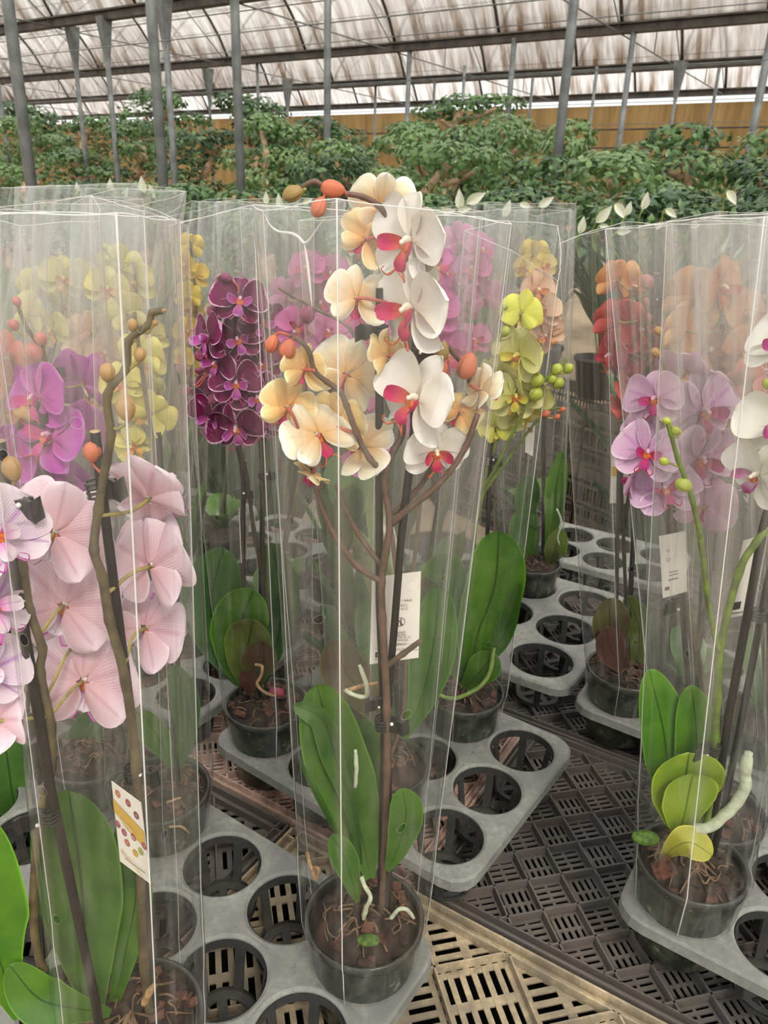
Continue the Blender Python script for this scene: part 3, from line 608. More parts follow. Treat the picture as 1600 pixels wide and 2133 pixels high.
# ================================================================ crates
GC = 'upturned slotted crates forming the bench'
crate('sandy mud-caked slotted crate in the front with octagonal ribs', -.53, .262, 'crate_sand', .0925, GC, 6)
crate('black slotted crate with a fine diagonal rib grid in the middle', -.33, .668, 'crate', .0478, GC, 5)
crate('pinkish dusty slotted crate under the dark purple orchid', -.935, .668, 'crate_pink', .0478, GC, 5)
crate('black slotted crate behind the middle one under the pale tray', -.72, 1.075, 'crate', .0478, GC, 5)
crate('black slotted crate at the right under the maroon leaved orchid', -.115, 1.075, 'crate', .0478, GC, 5)
crate('black slotted crate at the lower right corner', .076, .262, 'crate_sand', .0925, GC, 6)
crate('black slotted crate at the right edge under the white and purple orchid', .275, .668, 'crate', .0478, GC, 5)
crate('slotted crate at the left under the magenta orchid', -1.135, .262, 'crate', .0925, GC, 6)
crate('slotted crate at the left behind the pale pink orchid', -1.54, .668, 'crate_pink', .0478, GC, 5)
crate('slotted crate at the back under the yellow orchids', -1.325, 1.075, 'crate_pink', .0478, GC, 5)
crate('slotted crate at the back left', -1.93, 1.075, 'crate', .0478, GC, 5)
crate('slotted crate at the end of the bench behind the lime orchid', -.72, 1.48, 'crate', .0478, GC, 5)
M0 = None
for s0, t0 in ((-.53, .262), (-.33, .668), (-.935, .668), (-.72, 1.075), (-.115, 1.075), (.076, .262), (.275, .668), (-1.135, .262), (-1.54, .668), (-1.325, 1.075), (-1.93, 1.075), (-.72, 1.48)):
    for z0 in (.24, 0.):
        o = base_crate('shade-dark stacking crate carrying the slotted bench crates from below', s0, t0, z0, 'crates under the bench', mesh=M0); M0 = M0 or o
def hang(X, Y): h = hole_at(X, Y); return h['p'].x, h['p'].y
# ================================================================ main white orchid
x, y = hang(.0, .58)
p = Plant('orchid', 'white and cream orchid with magenta lips rising out of its sleeve in the centre', x, y, stem='stem_brown')
S = p.stem
S([(800, 1790, 0), (806, 1600, -.004), (806, 1480, -.006), (802, 1385, -.006), (797, 1290, -.006), (795, 1215, -.006), (804, 1150, -.006), (812, 1090, -.006), (803, 1020, -.006), (803, 980, -.006), (822, 935, -.004), (838, 900, 0), (850, 760, .012), (848, 640, .012), (846, 540, .012), (822, 478, .01), (790, 430, .008), (755, 410, .006), (715, 402, .006), (680, 392, .004), (655, 378, .002), (628, 390, 0)], .0036, .0017)
S([(795, 1212, -.006), (745, 1180, -.012), (700, 1120, -.014), (672, 1060, -.014), (655, 1005, -.014), (650, 965, -.012)], .0027, .0018)
S([(818, 1090, -.006), (850, 1060, -.014), (890, 1030, -.018), (935, 985, -.02), (970, 930, -.02), (995, 862, -.018)], .0028, .0022)
S([(818, 1070, .0), (860, 1030, .01), (890, 990, .014), (930, 920, .016), (965, 860, .016), (978, 790, .014), (945, 735, .01), (925, 715, .008)], .0024, .0018)
S([(803, 985, -.006), (770, 955, -.014), (742, 900, -.02), (722, 845, -.02), (708, 815, -.02), (680, 795, -.02), (655, 772, -.02), (645, 735, -.02), (628, 712, -.018), (605, 700, -.016)], .0026, .0016)
S([(795, 1180, .004), (745, 1110, .01), (715, 1050, .012), (700, 1010, .012)], .0022, .0018)
S([(803, 1390, -.006), (840, 1362, -.012), (878, 1334, -.016)], .0028, .0024, name='cut_side_shoot')
p.stake([(792, 600, .012), (790, 900, .012), (790, 1250, .012), (800, 1500, .01), (795, 1780, .004)], .0034)
p.stake([(866, 700, .016), (862, 900, .004), (836, 1120, -.002), (822, 1300, -.002), (806, 1480, .002), (812, 1780, .0)], .0034)
p.clip(783, 690, .012, math.pi); p.clip(868, 742, .012, .2); p.clip(808, 1508, -.004, .1, 1.25); p.clip(797, 1462, .006, math.pi)
W = lambda *a, **k: p.fl(*a, **k)
W(793, 435, .022, 150, 'cream', (.15, .85, .25), 8, 0)
W(762, 498, .020, 125, 'peachcream', (-.35, .75, -.2), 40, 1)
W(856, 505, -.006, 205, 'cream', (-.62, -.72, -.05), -14, 2)
W(860, 645, -.010, 215, 'cream', (-.70, -.62, -.05), -6, 3)
W(744, 622, .014, 140, 'cream', (-.25, .9, -.25), 4, 4)
W(722, 780, .020, 165, 'cream', (.1, .95, -.1), 20, 5)
W(868, 835, -.020, 200, 'cream', (-.55, -.62, .25), -18, 0)
W(808, 742, .006, 120, 'peachcream', (-.7, .5, -.2), 10, 2)
W(634, 770, -.016, 110, 'peachcream', (-.4, .7, -.2), 15, 3)
W(600, 850, -.012, 128, 'peachcream', (-.2, .85, -.3), 25, 4)
W(664, 905, -.022, 165, 'cream', (-.2, .55, -.55), -25, 1)
W(700, 880, .0, 140, 'peachcream', (.3, .85, .1), 10, 5)
W(758, 930, .004, 150, 'cream', (.5, .6, -.5), 60, 3)
W(908, 940, -.012, 140, 'cream', (.12, -.9, -.1), 5, 1)
W(958, 862, .006, 105, 'peachcream', (.35, .6, -.5), 30, 2)
W(1000, 812, -.002, 115, 'cream', (.75, .35, -.3), -10, 4)
W(650, 985, -.018, 95, 'peachcream', (-.5, -.3, -.8), 10, 0)
B = p.bud
B(611, 403, 0, 46, 'bud_olive', (-.9, 0, -.35), .72); B(693, 393, .004, 52, 'bud_orange', (-1, 0, .1), .7, 'ped_red'); B(665, 432, .002, 44, 'bud_orange', (-.5, 0, -1), .75, 'ped_red')
B(921, 733, .004, 42, 'bud_olive', (-.15, 0, -1), .72); B(973, 763, .008, 58, 'bud_orange', (-.25, 0, -1), .74, 'ped_red'); B(917, 765, .01, 42, 'bud_orange', (.1, 0, -1), .78, 'ped_red')
B(600, 728, -.018, 44, 'bud_orange', (-.4, 0, -1), .82, 'ped_red'); B(567, 716, -.014, 40, 'bud_orange', (-.4, 0, -1), .7, 'ped_red'); B(650, 968, -.012, 22, 'bud_orange', (-.2, 0, 1), .7, 'ped_red')
p.leaf([(772, 1830, 0), (748, 1720, .008), (700, 1580, .016), (660, 1425, .02)], 128, 'leaf', (.15, -1, .45), .22, .62)
p.leaf([(752, 1800, -.008), (735, 1690, -.004), (700, 1590, 0), (672, 1500, .006), (612, 1468, .01)], 62, 'leaf_mid', (-.6, -1, .3), .3, .5)
p.leaf([(745, 1850, -.014), (715, 1760, -.02), (665, 1660, -.024), (622, 1575, -.026)], 34, 'leaf', (-.9, -.6, .3), .35, .45)
p.leaf([(770, 1830, .01), (760, 1700, .03), (735, 1560, .034), (715, 1500, .036)], 120, 'leaf_mid', (.2, -1, .3), .2, .6)
p.leaf([(806, 1815, -.004), (828, 1770, -.012), (846, 1700, -.018), (838, 1642, -.018)], 68, 'leaf', (.1, -1, .35), .15, .6)
p.leaf([(745, 1880, -.022), (735, 1840, -.03), (715, 1780, -.032), (690, 1740, -.03)], 52, 'leaf', (.3, -1, .3), .2, .5)
p.root_([(752, 1826, -.03), (762, 1850, -.034), (772, 1868, -.036), (764, 1890, -.036), (757, 1915, -.032)], .0022, 'root_pale')
p.root_([(640, 1775, -.01), (648, 1805, -.016), (658, 1832, -.018), (664, 1812, -.016), (655, 1805, -.012)], .0019, 'root_tan')
p.root_([(815, 1912, -.035), (830, 1895, -.038), (848, 1896, -.036), (862, 1912, -.032)], .0020, 'root_pale')
p.root_([(718, 1438, .03), (745, 1450, .026), (765, 1448, .024), (762, 1420, .024), (748, 1385, .026)], .0022, 'root_pale'); p.root_([(715, 1442, .03), (750, 1430, .03), (785, 1422, .02)], .0022, 'root_tan')
p.root_([(740, 1640, .0), (742, 1600, -.002), (740, 1562, -.002)], .0022, 'root_pale')
MB().ball(p.P(768, 1958, -.04), (.012, .007, .004)).build('moss_tuft', MT['moss'], p.root)
sleeve('clear sleeve round the white orchid in the centre', x, y, [(548, 440, -.005), (702, 414, -.055), (1066, 467, -.01), (1000, 452, .055), (529, 427, .05)], seed=1, bright=(1,), er=.00042, haze=.72, fold_glints=[[(552, 446, -.008), (562, 468, -.011), (580, 482, -.016), (606, 486, -.023), (622, 494, -.028), (634, 506, -.032), (645, 498, -.035), (662, 474, -.041), (684, 448, -.049)], [(634, 506, -.032), (642, 560, -.034), (650, 640, -.036)]])
hang_tag('white care tag with symbols clipped to a stake of the central orchid', [(775, 1203), (877, 1190), (872, 1370), (770, 1384)], y, (.016, .016, .012, .012), 1,
  [('text', 'ink', '1x / week', .52, .30, .040), ('rect', 'ink', .525, .345, .565, .43), ('ring', 'ink', .545, .435, .035, .035), ('ring', 'ink', .555, .185, .028, .014), ('poly', 'ink', [(.505, .225), (.605, .225), (.59, .262), (.52, .262)]), ('text', 'ink_soft', '25°C', .60, .365, .038), ('text', 'ink_soft', '15°C', .60, .405, .038),
   ('ring', 'ink', .60, .545, .105, .010), ('poly', 'ink', [(.555, .505), (.575, .505), (.575, .59), (.555, .59)]), ('poly', 'ink', [(.61, .505), (.63, .505), (.63, .59), (.61, .59)]), ('poly', 'ink', [(.53, .50), (.54, .492), (.67, .585), (.66, .593)]),
   ('text', 'ink_soft', 'elweg 8', .50, .665, .036), ('text', 'ink_soft', 'n Brielle', .50, .695, .036), ('text', 'ink_soft', 'A T05 8119', .48, .725, .036), ('text', 'ink_soft', 'etherlands', .48, .755, .036), ('text', 'ink', 'nnova.nl', .50, .80, .036),
   ('rect', 'ink_soft', .08, .815, .92, .818), ('text', 'ink_soft', 'Community Plant Passport', .30, .85, .036), ('rect', 'ink', .11, .865, .28, .925), ('ring', 'paper', .195, .895, .045, .012), ('text', 'ink_soft', 'A Phalaenopsis', .11, .955, .034)])
# ================================================================ pale pink orchid, front left
x, y = hang(-.21, .468)
p = Plant('orchid', 'pale pink orchid seen from behind at the front left, two black stakes', x, y, stem='stem_olive')
S = p.stem
S([(300, 2010, .0), (292, 1800, -.004), (284, 1600, -.006), (262, 1420, -.01), (228, 1290, -.01), (213, 1200, -.01), (196, 1145, -.012), (205, 1060, -.006), (222, 960, -.006), (231, 905, -.006), (224, 822, -.006), (262, 768, -.006), (268, 710, -.006), (308, 678, -.006), (316, 652, -.006), (338, 648, -.006)], .0038, .0020)
S([(150, 2130, -.02), (90, 2020, -.022), (70, 1900, -.022), (82, 1720, -.02), (106, 1600, -.016), (106, 1510, -.016), (84, 1400, -.016), (88, 1350, -.016), (62, 1270, -.018), (48, 1180, -.02), (20, 1060, -.022), (-10, 960, -.024)], .0038, .0026)
p.stake([(198, 900, .002), (212, 1020, .002), (235, 1200, .0), (252, 1330, .0), (272, 1480, .0), (285, 1610, .002), (296, 1760, .004), (312, 2000, .006)], .0033)
p.stake([(-2, 920, -.02), (28, 1140, -.02), (52, 1330, -.02), (84, 1510, -.02), (104, 1640, -.02), (130, 1760, -.022), (198, 2080, -.026)], .0038)
p.clip(214, 1018, .0, .15, 1.2); p.clip(288, 1612, -.002, .1, 1.2); p.clip(92, 1700, -.024, math.pi+.1, 1.2); p.clip(38, 1058, -.024, .1, 1.25)
W = p.fl
W(112, 1112, 0.018, 235, 'palepink', (-.15, .9, -.25), 20, 0); W(310, 1040, 0.030, 205, 'palepink', (.35, .75, .35), -40, 1); W(312, 1180, 0.028, 220, 'palepink', (.5, .8, -.25), -10, 2)
W(132, 1262, 0.026, 240, 'palepink', (-.15, .9, -.4), 24, 3); W(302, 1308, 0.038, 190, 'palepink', (.3, .85, -.4), 25, 4); W(172, 1420, 0.022, 240, 'palepink', (.0, .9, -.45), 4, 5); W(160, 1340, 0.046, 220, 'palepink', (-.1, .9, -.4), 50, 1)
W(-6, 1115, -.040, 210, 'palepink', (.45, -.8, .35), 20, 2); W(-24, 1265, -.040, 210, 'palepink', (.75, -.45, .2), 10, 3); W(-30, 1400, -.034, 180, 'palepink', (.4, -.8, .4), -10, 4); W(-14, 1500, -.03, 160, 'palepink', (.3, .8, -.4), 10, 0)
B = p.bud
B(224, 776, -.006, 40, 'bud_tan', (.2, 0, 1), .82); B(292, 739, -.006, 32, 'bud_tan', (.25, 0, 1), .8); B(262, 851, -.006, 54, 'bud_tan', (-.1, 0, 1), .78); B(276, 677, -.006, 26, 'bud_tan', (.1, 0, 1), .82); B(322, 673, -.006, 16, 'bud_tan', (.6, 0, 1), .8); B(340, 647, -.006, 16, 'bud_tan', (1, 0, .2), .5)
B(192, 942, .0, 46, 'bud_orange', (.1, 0, 1), .8, 'ped_red'); B(24, 976, -.02, 56, 'bud_tan', (-.2, 0, 1), .74)
p.leaf([(200, 2125, .0), (180, 1980, .012), (165, 1820, .018), (142, 1645, .02)], 172, 'leaf_mid', (.1, -1, .45), .16, .62)
p.leaf([(40, 2120, -.03), (-5, 1990, -.034), (-32, 1880, -.036), (-45, 1700, -.036)], 150, 'leaf_bright', (.4, -1, .4), .12, .55)
p.leaf([(230, 2110, -.01), (150, 2100, -.03), (80, 2080, -.036), (20, 2010, -.034)], 90, 'leaf', (.2, -.8, .9), .15, .5)
p.leaf([(232, 2120, .01), (262, 1980, .02), (282, 1850, .026), (262, 1700, .03)], 84, 'leaf', (-.2, -1, .3), .25, .6)
p.root_([(300, 2090, -.03), (310, 2070, -.034), (322, 2052, -.034)], .003, 'root_tan')
sleeve('clear sleeve round the pale pink orchid at the front left', x, y, [(-70, 452, -.05), (242, 444, -.055), (375, 459, .0), (300, 452, .055), (-40, 440, .07)], seed=2, bright=(1,), er=.0004, haze=.85)
hang_tag('printed tag with a gold ribbon band and small printed flowers on a stake', [(232, 1627), (293, 1672), (314, 1842), (250, 1794)], y, (-.005, -.032, -.032, -.005), 2,
  [('poly', 'gold', [(0, .20), (.2, .24), (1, .34), (1, .56), (.4, .47), (0, .36)]), ('text', 'white', 'Exclusive', .16, .41, .075), ('text', 'white', 'by Phalaenopsis', .12, .47, .055), ('text', 'gold', 'Phalaenopsis', .12, .86, .085), ('rect', 'ink_soft', .2, .895, .85, .903)]
  + [('ring', mt, xx, yy, .085, .06) for mt, xx, yy in (('ink_red', .08, .50), ('ink_red', .28, .55), ('ink_red', .60, .52), ('bud_orange', .35, .66), ('gold', .60, .72), ('bud_lime', .80, .64), ('ink_red', .95, .53), ('ink_red', .55, .12), ('bud_orange', .2, .1), ('bud_purple', .8, .2))])
# ================================================================ magenta orchid, left
x, y = hang(-.36, .80)
p = Plant('orchid', 'bright magenta orchid at the left behind the pale pink one', x, y, stem='stem_olive')
p.stem([(40, 1700, 0), (60, 1400, 0), (85, 1150, 0), (110, 950, .0), (120, 850, 0), (98, 770, 0), (88, 728, 0), (60, 690, -.004), (42, 650, -.004), (36, 632, -.004)], .0034, .0018, root=True)
p.stem([(60, 1400, 0), (60, 1200, -.01), (50, 1000, -.01), (40, 880, -.01), (75, 862, -.01)], .003, .002)
p.stake([(76, 836, -.012), (92, 900, -.01), (98, 1200, 0), (80, 1700, 0)], .0036)
p.clip(110, 775, -.004); p.clip(76, 870, -.014)
W = p.fl
W(80, 832, -.010, 165, 'magenta', (-.35, -.8, .2), 10, 0); W(172, 800, .015, 150, 'magenta', (.35, .8, .2), 0, 1); W(105, 915, -.022, 175, 'magenta', (-.25, -.75, .55), -15, 2); W(185, 900, .01, 130, 'magenta', (.4, .8, -.1), 20, 3)
W(110, 1010, .0, 160, 'magenta', (.2, -.8, -.1), 30, 4); W(140, 1060, -.004, 170, 'magenta', (.1, .9, .15), 0, 5); W(20, 950, -.01, 150, 'magenta', (-.4, -.8, 0), -20, 1); W(30, 1040, .0, 150, 'magenta', (-.2, -.8, .2), 12, 3)
for q in ((35, 628, 22), (28, 677, 26), (85, 706, 30), (72, 733, 42)): p.bud(q[0], q[1], -.004, q[2], 'bud_salmon', (-.4, 0, .8), .85)
p.bud(52, 862, -.018, 48, 'bud_tan', (-.8, 0, .4), .75)
p.leaf([(60, 1760, 0), (30, 1680, -.01), (10, 1560, -.01), (-10, 1480, -.01)], 90, 'leaf_mid', (.2, -1, .3)); p.leaf([(90, 1760, 0), (130, 1650, .01), (170, 1560, .01), (205, 1480, .01)], 80, 'leaf_deep', (-.2, -1, .3))
sleeve('clear sleeve round the magenta orchid at the left', x, y, [(-60, 440, -.02), (190, 407, .0), (206, 460, -.05), (40, 470, -.05)], seed=3, haze=1.0)
# ================================================================ orchid in a wet pot (front tray, back corner)
x, y = hang(-.268, .757)
p = Plant('orchid', 'orchid with orange roots in its wet pot behind the pale pink one', x, y, stem='stem_olive')
p.stem([(372, 1500, 0), (360, 1250, 0), (330, 1000, 0), (300, 800, 0), (280, 650, 0)], .0032, .0018, root=True); p.stake([(330, 900, .01), (365, 1560, .0)])
for i, q in enumerate(((290, 740, 105), (255, 800, 100), (315, 860, 105), (280, 930, 95))): p.fl(q[0], q[1], .01, q[2], 'paleyellow', (.1*(-1)**i, (-1)**i*.9, .1), i*20, i)
p.leaf([(372, 1600, 0), (388, 1530, -.01), (386, 1450, -.012), (365, 1385, -.012)], 66, 'leaf_deep', (-.2, -1, .25), .2); p.leaf([(360, 1600, 0), (330, 1540, .0), (290, 1480, .0)], 60, 'leaf', (0, -1, .4))
p.root_([(348, 1672, -.066), (362, 1666, -.068), (376, 1662, -.066)], .0014); p.root_([(352, 1722, -.058), (378, 1722, -.058), (394, 1735, -.054)], .0014)
sleeve('clear sleeve round the orchid in the wet pot behind the pale pink one', x, y, [(186, 408, .0), (300, 440, -.05), (390, 470, .02), (300, 430, .06)], seed=4, haze=1.0)
# ================================================================ dark purple orchid
x, y = hang(-.17, .93)
p = Plant('orchid', 'dark purple orchid with white-edged petals left of the centre', x, y, stem='stem_dark')
S = p.stem
S([(530, 1430, 0), (545, 1300, 0), (548, 1200, 0), (546, 1000, 0), (540, 900, 0), (530, 800, 0), (505, 710, 0), (492, 668, -.01), (470, 655, -.01), (446, 655, -.01)], .0034, .0018, root=True)
S([(545, 1190, 0), (528, 1100, -.01), (515, 1000, -.012), (498, 930, -.016), (470, 880, -.02), (446, 845, -.02), (420, 815, -.02), (395, 800, -.02), (376, 785, -.02)], .0028, .0014)
S([(502, 1400, .004), (508, 1200, .004), (505, 1000, .004), (480, 880, .004)], .0026, .002)
p.stake([(556, 690, .008), (550, 900, .008), (546, 1100, .006), (540, 1420, .004)], .0033); p.stake([(508, 960, .0), (505, 1150, .0), (515, 1420, .0)], .0032)
p.clip(553, 990, .0, .1); p.clip(505, 1030, -.006, .1)
W = p.fl
W(500, 628, -.02, 125, 'dark', (.15, -.85, .35), -10, 0); W(436, 705, -.02, 121, 'dark', (-.7, -.55, .1), 15, 1); W(496, 708, -.012, 113, 'dark', (.1, -.9, .15), 20, 2); W(452, 755, -.024, 102, 'dark', (-.35, -.75, -.1), -20, 3)
W(492, 800, -.026, 115, 'dark', (.15, -.9, .2), 0, 4); W(535, 828, -.02, 111, 'dark', (.25, -.85, .1), 14, 5); W(440, 868, -.02, 106, 'dark', (-.1, -.9, -.15), -14, 1); W(492, 890, -.02, 125, 'dark', (.05, -.85, -.25), 8, 2); W(546, 880, -.004, 104, 'dark', (.3, -.8, 0), 0, 3)
W(542, 760, .0, 111, 'dark', (.3, -.8, .1), 30, 0); W(545, 672, .0, 111, 'dark', (.35, -.75, .25), -20, 4); W(455, 820, -.004, 104, 'dark', (-.3, .6, -.5), 10, 5); W(530, 640, .008, 92, 'dark', (.4, .6, .3), 0, 1)
for q in ((472, 578, 26, .3), (380, 770, 28, .9), (386, 816, 28, -.4), (446, 832, 34, -.3), (416, 772, 20, 0), (418, 742, 28, .3), (445, 652, 34, 1)): p.bud(q[0], q[1], -.02, q[2], 'bud_purple', (-.8, 0, q[3]), .75, 'ped_red')
p.leaf([(500, 1425, .01), (455, 1340, .016), (440, 1250, .018), (466, 1142, .02)], 118, 'leaf_deep', (.1, -1, .35), .15, .6); p.leaf([(548, 1425, .02), (580, 1320, .03), (585, 1220, .03), (562, 1130, .03)], 80, 'leaf_deep', (-.2, -1, .3), .2)
p.leaf([(505, 1430, 0), (492, 1370, -.004), (500, 1300, -.006), (530, 1228, -.006)], 112, 'leaf', (.1, -1, .45), .22, .6); p.leaf([(520, 1435, -.012), (508, 1385, -.018), (518, 1335, -.02), (528, 1290, -.02)], 92, 'leaf_olive', (.05, -1, .45), .2, .6)
p.leaf([(536, 1435, -.02), (535, 1405, -.026), (540, 1372, -.028), (545, 1338, -.028)], 72, 'leaf_redgreen', (.1, -1, .4), .2, .6); p.leaf([(520, 1450, -.028), (518, 1430, -.034), (520, 1415, -.036), (524, 1400, -.036)], 44, 'leaf_red', (-.1, -1, .4), .2, .6)
p.root_([(532, 1385, -.036), (546, 1388, -.04), (544, 1408, -.042), (536, 1424, -.042), (548, 1440, -.044), (572, 1450, -.044)], .0022, 'root_tan')
MB().ball(p.P(576, 1442, -.03), (.012, .005, .008)).build('fallen_petal', MT['ink_red'], p.root)
sleeve('clear sleeve with a front seam round the dark purple orchid', x, y, [(352, 470, .0), (528, 427, -.05), (655, 440, .01), (500, 434, .06)], seed=5, bright=(1,), er=.00042, haze=.6)
hang_tag('narrow white tag seen edge-on hanging beside the dark purple orchid', [(497, 1058), (506, 1060), (512, 1182), (502, 1172)], y, (-.01, .03, .03, -.01), 5, [('rect', 'gold', 0, .1, 1, .22)])
# ================================================================ lime yellow orchid
x, y = hang(.135, .995)
p = Plant('orchid', 'lime yellow orchid right of the centre with a spray of green buds', x, y, stem='stem_green')
S = p.stem
S([(990, 1390, 0), (985, 1250, .004), (988, 1120, .004), (1005, 1030, 0), (1035, 970, -.01), (1062, 915, -.014), (1085, 868, -.016), (1105, 822, -.018), (1125, 800, -.018), (1150, 778, -.018), (1172, 760, -.018), (1180, 745, -.018)], .0030, .0016, root=True)
S([(1005, 1030, 0), (1050, 968, .006), (1085, 920, .008), (1120, 875, .008), (1150, 852, .008), (1172, 850, .008)], .0024, .0012)
S([(995, 1080, .004), (1020, 960, .012), (1058, 860, .016), (1072, 760, .016), (1075, 680, .016)], .0026, .0016)
p.stake([(1022, 920, .012), (1016, 1100, .01), (1000, 1400, .004)]); p.clip(1022, 960, .006)
W = p.fl
W(1086, 650, .01, 92, 'lime', (.2, .75, -.4), 10, 0); W(1082, 742, .0, 128, 'lime', (-.65, -.65, .0), -8, 1); W(1072, 826, -.006, 118, 'lime', (.05, -.95, .1), 0, 2); W(1092, 850, .014, 125, 'lime', (.3, -.7, -.3), 30, 3); W(1046, 800, .012, 120, 'lime', (-.5, -.6, -.2), 12, 4); W(1030, 890, .012, 90, 'lime', (-.3, .5, -.7), 0, 5)
for q in ((1052, 691, 24), (1119, 794, 32), (1115, 822, 34), (1160, 770, 27), (1184, 768, 24), (1163, 798, 27), (1150, 790, 22), (1052, 640, 16)): p.bud(q[0], q[1], -.018, q[2], 'bud_lime', (.4, 0, .6), .85)
for q in ((1136, 862, 22), (1160, 868, 16), (1172, 853, 15)): p.bud(q[0], q[1], .008, q[2], 'bud_orange', (.8, 0, .4), .7)
p.leaf([(978, 1430, 0), (992, 1330, -.004), (1030, 1225, -.008), (1040, 1106, -.008)], 118, 'leaf_bright', (-.1, -1, .3), .15, .6); p.leaf([(965, 1430, .0), (1015, 1370, -.014), (1055, 1310, -.018), (1082, 1215, -.018)], 44, 'leaf', (-.7, -.8, .3), .3, .5)
p.leaf([(960, 1440, -.01), (1000, 1400, -.03), (1030, 1360, -.03)], 66, 'leaf', (0, -1, .6), .15, .5); p.leaf([(960, 1420, .0), (930, 1330, .0), (920, 1230, .004), (935, 1150, .008)], 100, 'leaf', (.1, -1, .3), .2, .6)
p.root_([(900, 1440, -.04), (940, 1455, -.046), (975, 1445, -.05), (1005, 1425, -.05), (1022, 1395, -.046), (1030, 1350, -.04)], .0032, 'root_green')
sleeve('clear sleeve with a torn folded corner round the lime yellow orchid', x, y, [(968, 480, .02), (1063, 520, -.05), (1163, 586, .0), (1161, 470, .03), (1060, 460, .06)], seed=6, bright=(2,), er=.00042, haze=.7)
hang_tag('blurred white tag hanging behind the lime yellow orchid', [(1096, 880), (1115, 882), (1110, 950), (1094, 942)], y, (.05, .05, .05, .05), 6, [('rect', 'ink_red', .2, .15, .8, .3)])
# ================================================================ rose orchid hidden behind the central one
x, y = hang(.03, .86)
p = Plant('orchid', 'rose pink orchid showing through the film straight behind the central orchid', x, y, stem='stem_brown')
p.stem([(838, 1500, 0), (850, 1300, 0), (880, 1000, .0), (890, 800, 0), (860, 640, 0)], .0030, .0018, root=True); p.stem([(845, 1350, 0), (800, 1000, 0), (760, 850, 0), (740, 700, 0), (650, 640, 0), (580, 600, 0)], .003, .0014)
for i, q in enumerate(((755, 690, 130), (900, 650, 130), (930, 740, 120), (740, 860, 120), (765, 940, 120), (880, 860, 120), (905, 560, 110), (620, 690, 110))): p.fl(q[0], q[1], .02, q[2], 'rose', (.2*(-1)**i, -.8, .1), i*15, i % 6)
p.bud(640, 655, 0, 40, 'bud_purple', (-.3, 0, -1), .8)
p.leaf([(840, 1540, 0), (880, 1450, 0), (905, 1330, 0), (915, 1220, 0)], 90, 'leaf', (0, -1, .3)); p.leaf([(830, 1540, 0), (760, 1450, -.01), (720, 1400, -.01), (700, 1330, -.01)], 100, 'leaf_redgreen', (0, -1, .4)); p.leaf([(820, 1540, 0), (790, 1400, .01), (780, 1300, .02), (775, 1240, .02)], 80, 'leaf_deep', (0, -1, .4))
sleeve('clear sleeve directly behind the central orchid', x, y, [(620, 460, .0), (790, 450, -.05), (1008, 440, .0), (860, 432, .06)], seed=7)
# ================================================================ white and purple orchid, right front
x, y = hang(.368, .672)
p = Plant('orchid', 'white orchid with purple lips cut off by the right edge, lime green leaves', x, y, stem='stem_green')
S = p.stem
S([(1470, 1720, 0), (1485, 1600, 0), (1495, 1450, 0), (1502, 1340, 0), (1540, 1190, 0), (1575, 1130, 0), (1625, 1060, 0), (1640, 950, 0), (1640, 800, 0), (1630, 700, 0)], .0042, .003, root=True)
S([(1502, 1365, .0), (1488, 1320, -.006), (1472, 1230, -.01), (1460, 1130, -.012), (1442, 1040, -.014), (1412, 955, -.014), (1398, 905, -.014), (1388, 874, -.014)], .0030, .0018)
p.stake([(1640, 920, .006), (1590, 1100, .002), (1548, 1330, 0), (1520, 1480, 0), (1490, 1680, 0)], .0042); p.stake([(1680, 900, .01), (1600, 1210, .008), (1560, 1420, .006), (1505, 1700, .004)], .0036)
p.clip(1592, 1282, -.004, .1, 1.2); p.clip(1478, 1562, -.008, math.pi, 1.2)
W = p.fl
W(1580, 990, -.01, 165, 'white', (-.85, -.4, -.1), -20, 0); W(1622, 885, .0, 180, 'white', (-.3, -.9, 0), 10, 1); W(1636, 722, .0, 170, 'white', (-.6, -.6, .2), 0, 2); W(1640, 1000, .0, 150, 'white', (-.1, -.9, 0), 0, 3)
for q in ((1389, 877, 20), (1408, 897, 24), (1384, 961, 22), (1424, 1010, 38)): p.bud(q[0], q[1], -.014, q[2], 'bud_lime', (-.8, 0, .3), .8)
p.bud(1600, 800, 0, 26, 'bud_lime', (-.5, 0, .5), .85)
p.leaf([(1425, 1745, .02), (1398, 1640, .024), (1385, 1530, .026), (1352, 1394, .028)], 108, 'leaf_bright', (.15, -1, .35), .15, .42); p.leaf([(1440, 1745, .016), (1445, 1640, .02), (1452, 1540, .022), (1440, 1427, .024)], 88, 'leaf_bright', (-.25, -1, .3), .2, .45)
p.leaf([(1425, 1745, -.004), (1425, 1690, -.012), (1430, 1630, -.016), (1436, 1568, -.016)], 150, 'leaf_lime', (.05, -1, .4), .12, .6); p.leaf([(1412, 1745, -.014), (1425, 1700, -.022), (1436, 1655, -.026), (1446, 1612, -.026)], 118, 'leaf_lime', (.1, -1, .4), .12, .6)
p.leaf([(1378, 1792, -.022), (1405, 1765, -.036), (1440, 1755, -.044), (1484, 1782, -.046)], 62, 'leaf_yellow', (-.15, -.8, .8), .12, .6)
p.root_([(1445, 1727, -.03), (1480, 1722, -.036), (1508, 1700, -.038), (1535, 1672, -.038), (1552, 1640, -.036), (1553, 1605, -.034), (1560, 1568, -.032)], .0058, 'root_pale')
a = MB(); a.box(p.P(1383, 1808, -.04), (.011, .008, .006), (V((.8, 0, .6)), V((0, 1, 0)), V((-.6, 0, .8)))); a.build('bark_piece', MT['bark2'], p.root, False)
MB().ball(p.P(1345, 1745, -.02), (.016, .01, .007)).build('moss_tuft', MT['moss'], p.root)
sleeve('clear sleeve with a slanting seam round the white and purple orchid at the right', x, y, [(1390, 462, -.0), (1592, 452, -.055), (1790, 490, .0), (1600, 445, .07)], seed=8, bright=(1,), er=.00042, haze=1.3)
